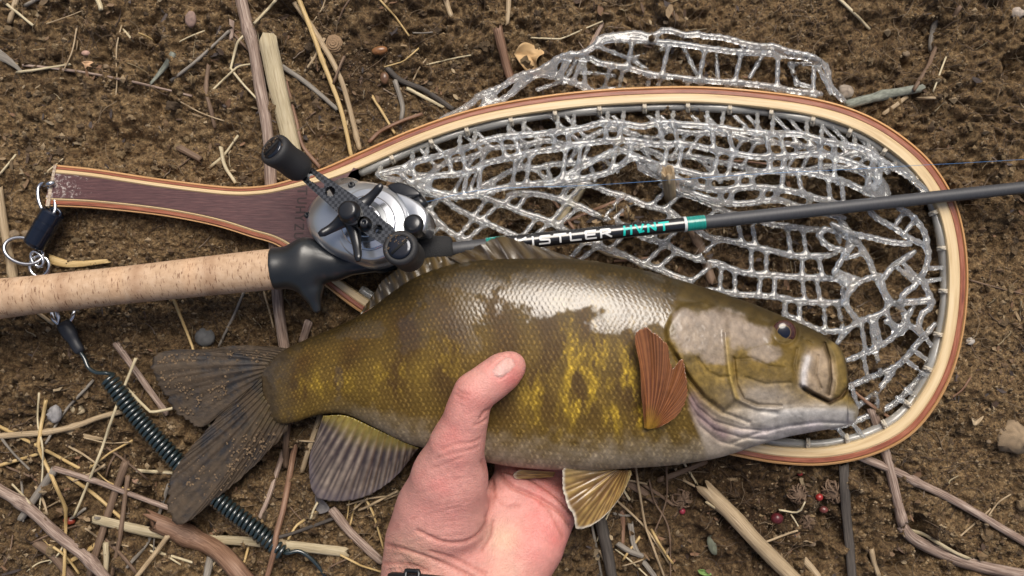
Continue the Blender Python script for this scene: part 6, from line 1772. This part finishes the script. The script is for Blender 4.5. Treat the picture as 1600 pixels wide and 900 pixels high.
def screw(px, py, r, d, mat=RBLK):
    p = onp(np.array(float(px)), np.array(float(py)), d)
    V, F, T = lathe(p - RN * .002, p + RN * .0008, [(0, r), (.8, r), (1, r * .75), (1.0, r * .45), (.7, r * .35)], 16)
    mb = MB(); mb.add(V, F, T); mb.build('screw', mat, REEL)
screw(549, 289, .0019, -.0175); screw(480, 336, .0018, -.0205)
# star drag
star = MB()
cO = onp(np.array(548.), np.array(334.), -.0055)
for tx, ty in [(597, 288), (498, 367), (560, 408), (512, 281), (613, 358)]:
    tip = onp(np.array(float(tx)), np.array(float(ty)), -.0042)
    v = tip - cO
    pts = np.array([cO + v * t for t in np.linspace(0.05, 1, 9)]) - RN * (.0018 * np.sin(np.linspace(0, 1, 9) * math.pi))[:, None]
    V, F, T = tube(pts, np.array([.0048, .0045, .0040, .0034, .0029, .0025, .0023, .0022, .0012]), 10, .55)
    star.add(V, F, T)
V, F, T = lathe(cO - RN * .003, cO + RN * .0015, [(0, .0068), (.7, .0068), (1, .0055)], 28); star.add(V, F, T)
star.build('star_drag', RBLK, REEL)
# carbon handle with cut-outs, joined from bars around the openings
def carbon():
    m, N, L, b = newmat('carbon_weave')
    c = N.new('ShaderNodeTexChecker'); c.inputs['Scale'].default_value = 1
    mp = coords(N, L, 'obj', (620, 620, 0.01))
    L.new(mp, c.inputs['Vector']); c.inputs['Color1'].default_value = (.012, .013, .015, 1); c.inputs['Color2'].default_value = (.045, .048, .054, 1)
    L.new(c.outputs['Color'], b.inputs['Base Color']); setp(b, Roughness=.25, Coat_Weight=.8, Coat_Roughness=.06)
    return m
CARB = carbon()
def handle():
    U0 = np.array([472., 266.]); U1 = np.array([641., 397.])
    ax = (U1 - U0) / np.linalg.norm(U1 - U0); nr = np.array([-ax[1], ax[0]]); Lh = np.linalg.norm(U1 - U0)
    # half width along the handle, grid with cut-outs
    ns, nw = 110, 26
    s_ = np.linspace(0, Lh, ns); w_ = np.linspace(-1, 1, nw)
    hw = np.interp(s_, [0, 6, 30, 60, 90, 120, 165, 195, Lh], [7, 12, 14.5, 16.5, 19, 19, 15, 13, 9])
    G = U0 + s_[:, None, None] * ax + (w_[None, :, None] * hw[:, None, None]) * nr
    keep = np.ones((ns - 1, nw - 1), bool)
    cs = (s_[:-1] + s_[1:])[:, None] / 2; cw = (w_[:-1] + w_[1:])[None, :] / 2 * ((hw[:-1] + hw[1:]) / 2)[:, None]
    slot = (cs > 13) & (cs < 40) & (np.abs(cw) < 4.2); hole = (np.hypot(cs - 150, cw) < 7.5); hole2 = np.hypot(cs - 55, cw + 1) < 8
    sl0 = np.hypot(np.clip(cs, 16, 38) - cs, cw) < 4.4
    keep &= ~(sl0 | hole | hole2)
    top = onp(G[..., 0], G[..., 1], .0012) ; bot = top - RN * .0026
    n = ns * nw
    F = []
    for i in range(ns - 1):
        for j in range(nw - 1):
            if not keep[i, j]: continue
            a, b2, c2, d2 = i * nw + j, i * nw + j + 1, (i + 1) * nw + j + 1, (i + 1) * nw + j
            F.append((a, b2, c2, d2)); F.append((n + d2, n + c2, n + b2, n + a))
            for (di, dj, e) in ((-1, 0, (a, b2)), (1, 0, (c2, d2)), (0, -1, (d2, a)), (0, 1, (b2, c2))):
                ii, jj = i + di, j + dj
                if ii < 0 or jj < 0 or ii >= ns - 1 or jj >= nw - 1 or not keep[ii, jj]:
                    F.append((e[1], e[0], n + e[0], n + e[1]))
    V = np.vstack([top.reshape(-1, 3), bot.reshape(-1, 3)])
    h_ = mk('handle', V, [f[::-1] for f in F], CARB, REEL, False)
    p = onp(np.array(548.), np.array(333.), .001)
    V, F, T = lathe(p, p + RN * .0058, [(0, .0060), (.3, .0060), (.35, .0054), (.8, .0052), (.95, .0045), (1, .0034)], 24); mb = MB(); mb.add(V, F, T); mb.build('nut_cap', RBLK, h_)
    p = onp(np.array(571.), np.array(350.), .001)
    V, F, T = lathe(p, p + RN * .0026, [(0, .0026), (.7, .0026), (1, .0019), (1, .0011), (.75, .001)], 18); mb = MB(); mb.add(V, F, T); mb.build('screw', RBLK, h_)
    pl = [p0 for p0 in circ(571, 350, 11)]
    plate('retainer', [(548 + 19 * math.cos(a), 333 + 19 * math.sin(a)) for a in np.linspace(.9, 5.2, 20)] + [(560, 354), (571, 362), (581, 352), (577, 341), (566, 338)], .0020, .0012, RBLK, h_, .0003)
    KN = pmat('knob_rubber', (.018, .018, .020), .62, 1400, .0003, .5)
    KC = pmat('knob_cap', (.012, .015, .024), .12, Metallic=.6, Coat_Weight=.6, Coat_Roughness=.05)
    DIRT = SOIL
    for (bx, by), (tx, ty) in (((474., 267.), (425., 231.)), ((643., 404.), (624., 386.))):
        b0 = onp(np.array(bx), np.array(by), .0005); t0 = onp(np.array(tx), np.array(ty), .0225)
        V, F, T = lathe(b0, t0, [(0, .0050), (.05, .0068), (.15, .0078), (.3, .0080), (.5, .0076), (.68, .0080), (.85, .0087), (.94, .0086), (.985, .0076), (1.0, .0064), (.975, .0060)], 36)
        mb = MB(); mb.add(V, F, T); kb = mb.build('knob', KN, h_)
        kx = (t0 - b0) / np.linalg.norm(t0 - b0)
        V, F, T = lathe(t0 - kx * .002, t0 + kx * .0004, [(0, .0060), (.75, .0060), (.93, .0054), (1, .0040)], 28)
        mb = MB(); mb.add(V, F, T); mb.build('knob_cap', KC, kb)
        sdr = np.array([math.cos(.75), math.sin(.75), 0]); sdr -= kx * (sdr @ kx); sdr /= np.linalg.norm(sdr)
        c_ = t0 + kx * .00035
        V, F, T = tube(np.array([c_ - sdr * .0050, c_, c_ + sdr * .0050]), .0007, 6, 1)
        mb = MB(); mb.add(V, F, T); mb.build('cap_slot', pmat('slot_dark', (.004, .004, .004), .8), kb)
        q = np.random.RandomState(int(bx)); v_, f_ = ico(); mb = MB()
        for _ in range(60):
            a = q.normal(1.2, 1.0); rr = .0085 * math.sqrt(q.uniform(.02, 1)); u = np.cross(kx, sdr)
            pz = t0 + sdr * rr * math.cos(a) + u * rr * math.sin(a) + kx * (.0005 if rr < .0058 else (-.0002 if rr < .0078 else -.0012))
            mb.add(v_ * q.uniform(.00012, .00045) * np.array([1, 1, .5]) + pz, f_, None, np.array((.13, .085, .048)) * q.uniform(.5, 1.3))
        dd = mb.build('dried_mud', PEB, kb, False); dd['kind'] = 'stuff'
handle()
# front end: level-wind cover, thumb bar, tension knob
plate('front_cover', [(604, 289), (622, 284), (645, 292), (656, 303), (640, 309), (618, 306)], -.019, -.03, RBLK, bev=.001)
plate('front_plate', [(618, 300), (640, 308), (660, 322), (667, 340), (660, 360), (642, 352), (634, 330)], -.0175, -.032, SILV, bev=.0015)
p = onp(np.array(647.), np.array(352.), -.018)
V, F, T = lathe(p - RN * .010, p + RN * .004, [(0, .0050), (.3, .0056), (.85, .0056), (.95, .0048), (1, .0036)], 26); mb = MB(); mb.add(V, F, T); mb.build('tension_knob', RBLK, REEL)
V, F, T = tube(onp(np.array([640., 655., 664.]), np.array([318., 312., 322.]), -.022), .0024, 8); mb = MB(); mb.add(V, F, T); mb.build('line_guide', RBLK, REEL)
c0 = P(585, 372, .020); V, F, T = lathe(P(560, 330, .018), P(560, 330, .018) + RN * .022, [(0, .012), (.1, .013), (.15, .009), (.85, .009), (.9, .013), (1, .012)], 30); mb = MB(); mb.add(V, F, T); mb.build('spool', SILV2, REEL)
V, F, T = tube(np.vstack([axis(575) + [0, .0, .004], axis(590) + np.array([0, .010, .004]), P(570, 372, .030)]), .0042, 10, .6); mb = MB(); mb.add(V, F, T); mb.build('reel_foot', RBLK, REEL)

# ------------------------------------------------------------------ fishing line
LINE = pmat('blue_line', (.05, .22, .50), .3, Transmission_Weight=.3)
lp = cr([(655, 318), (760, 296), (930, 289), (1180, 272), (1300, 266), (1440, 258), (1500, 255), (1700, 243)], 60)
V, F, T = tube(P(lp[:, 0], lp[:, 1], np.interp(lp[:, 0], [655, 900, 1500, 1700], [.040, .0285, .0225, .021])), .00012, 6)
mb = MB(); mb.add(V, F, T)
tag(mb.build('fishing_line', LINE), 'thin blue fishing line stretched over the net beside the rod', 'line')
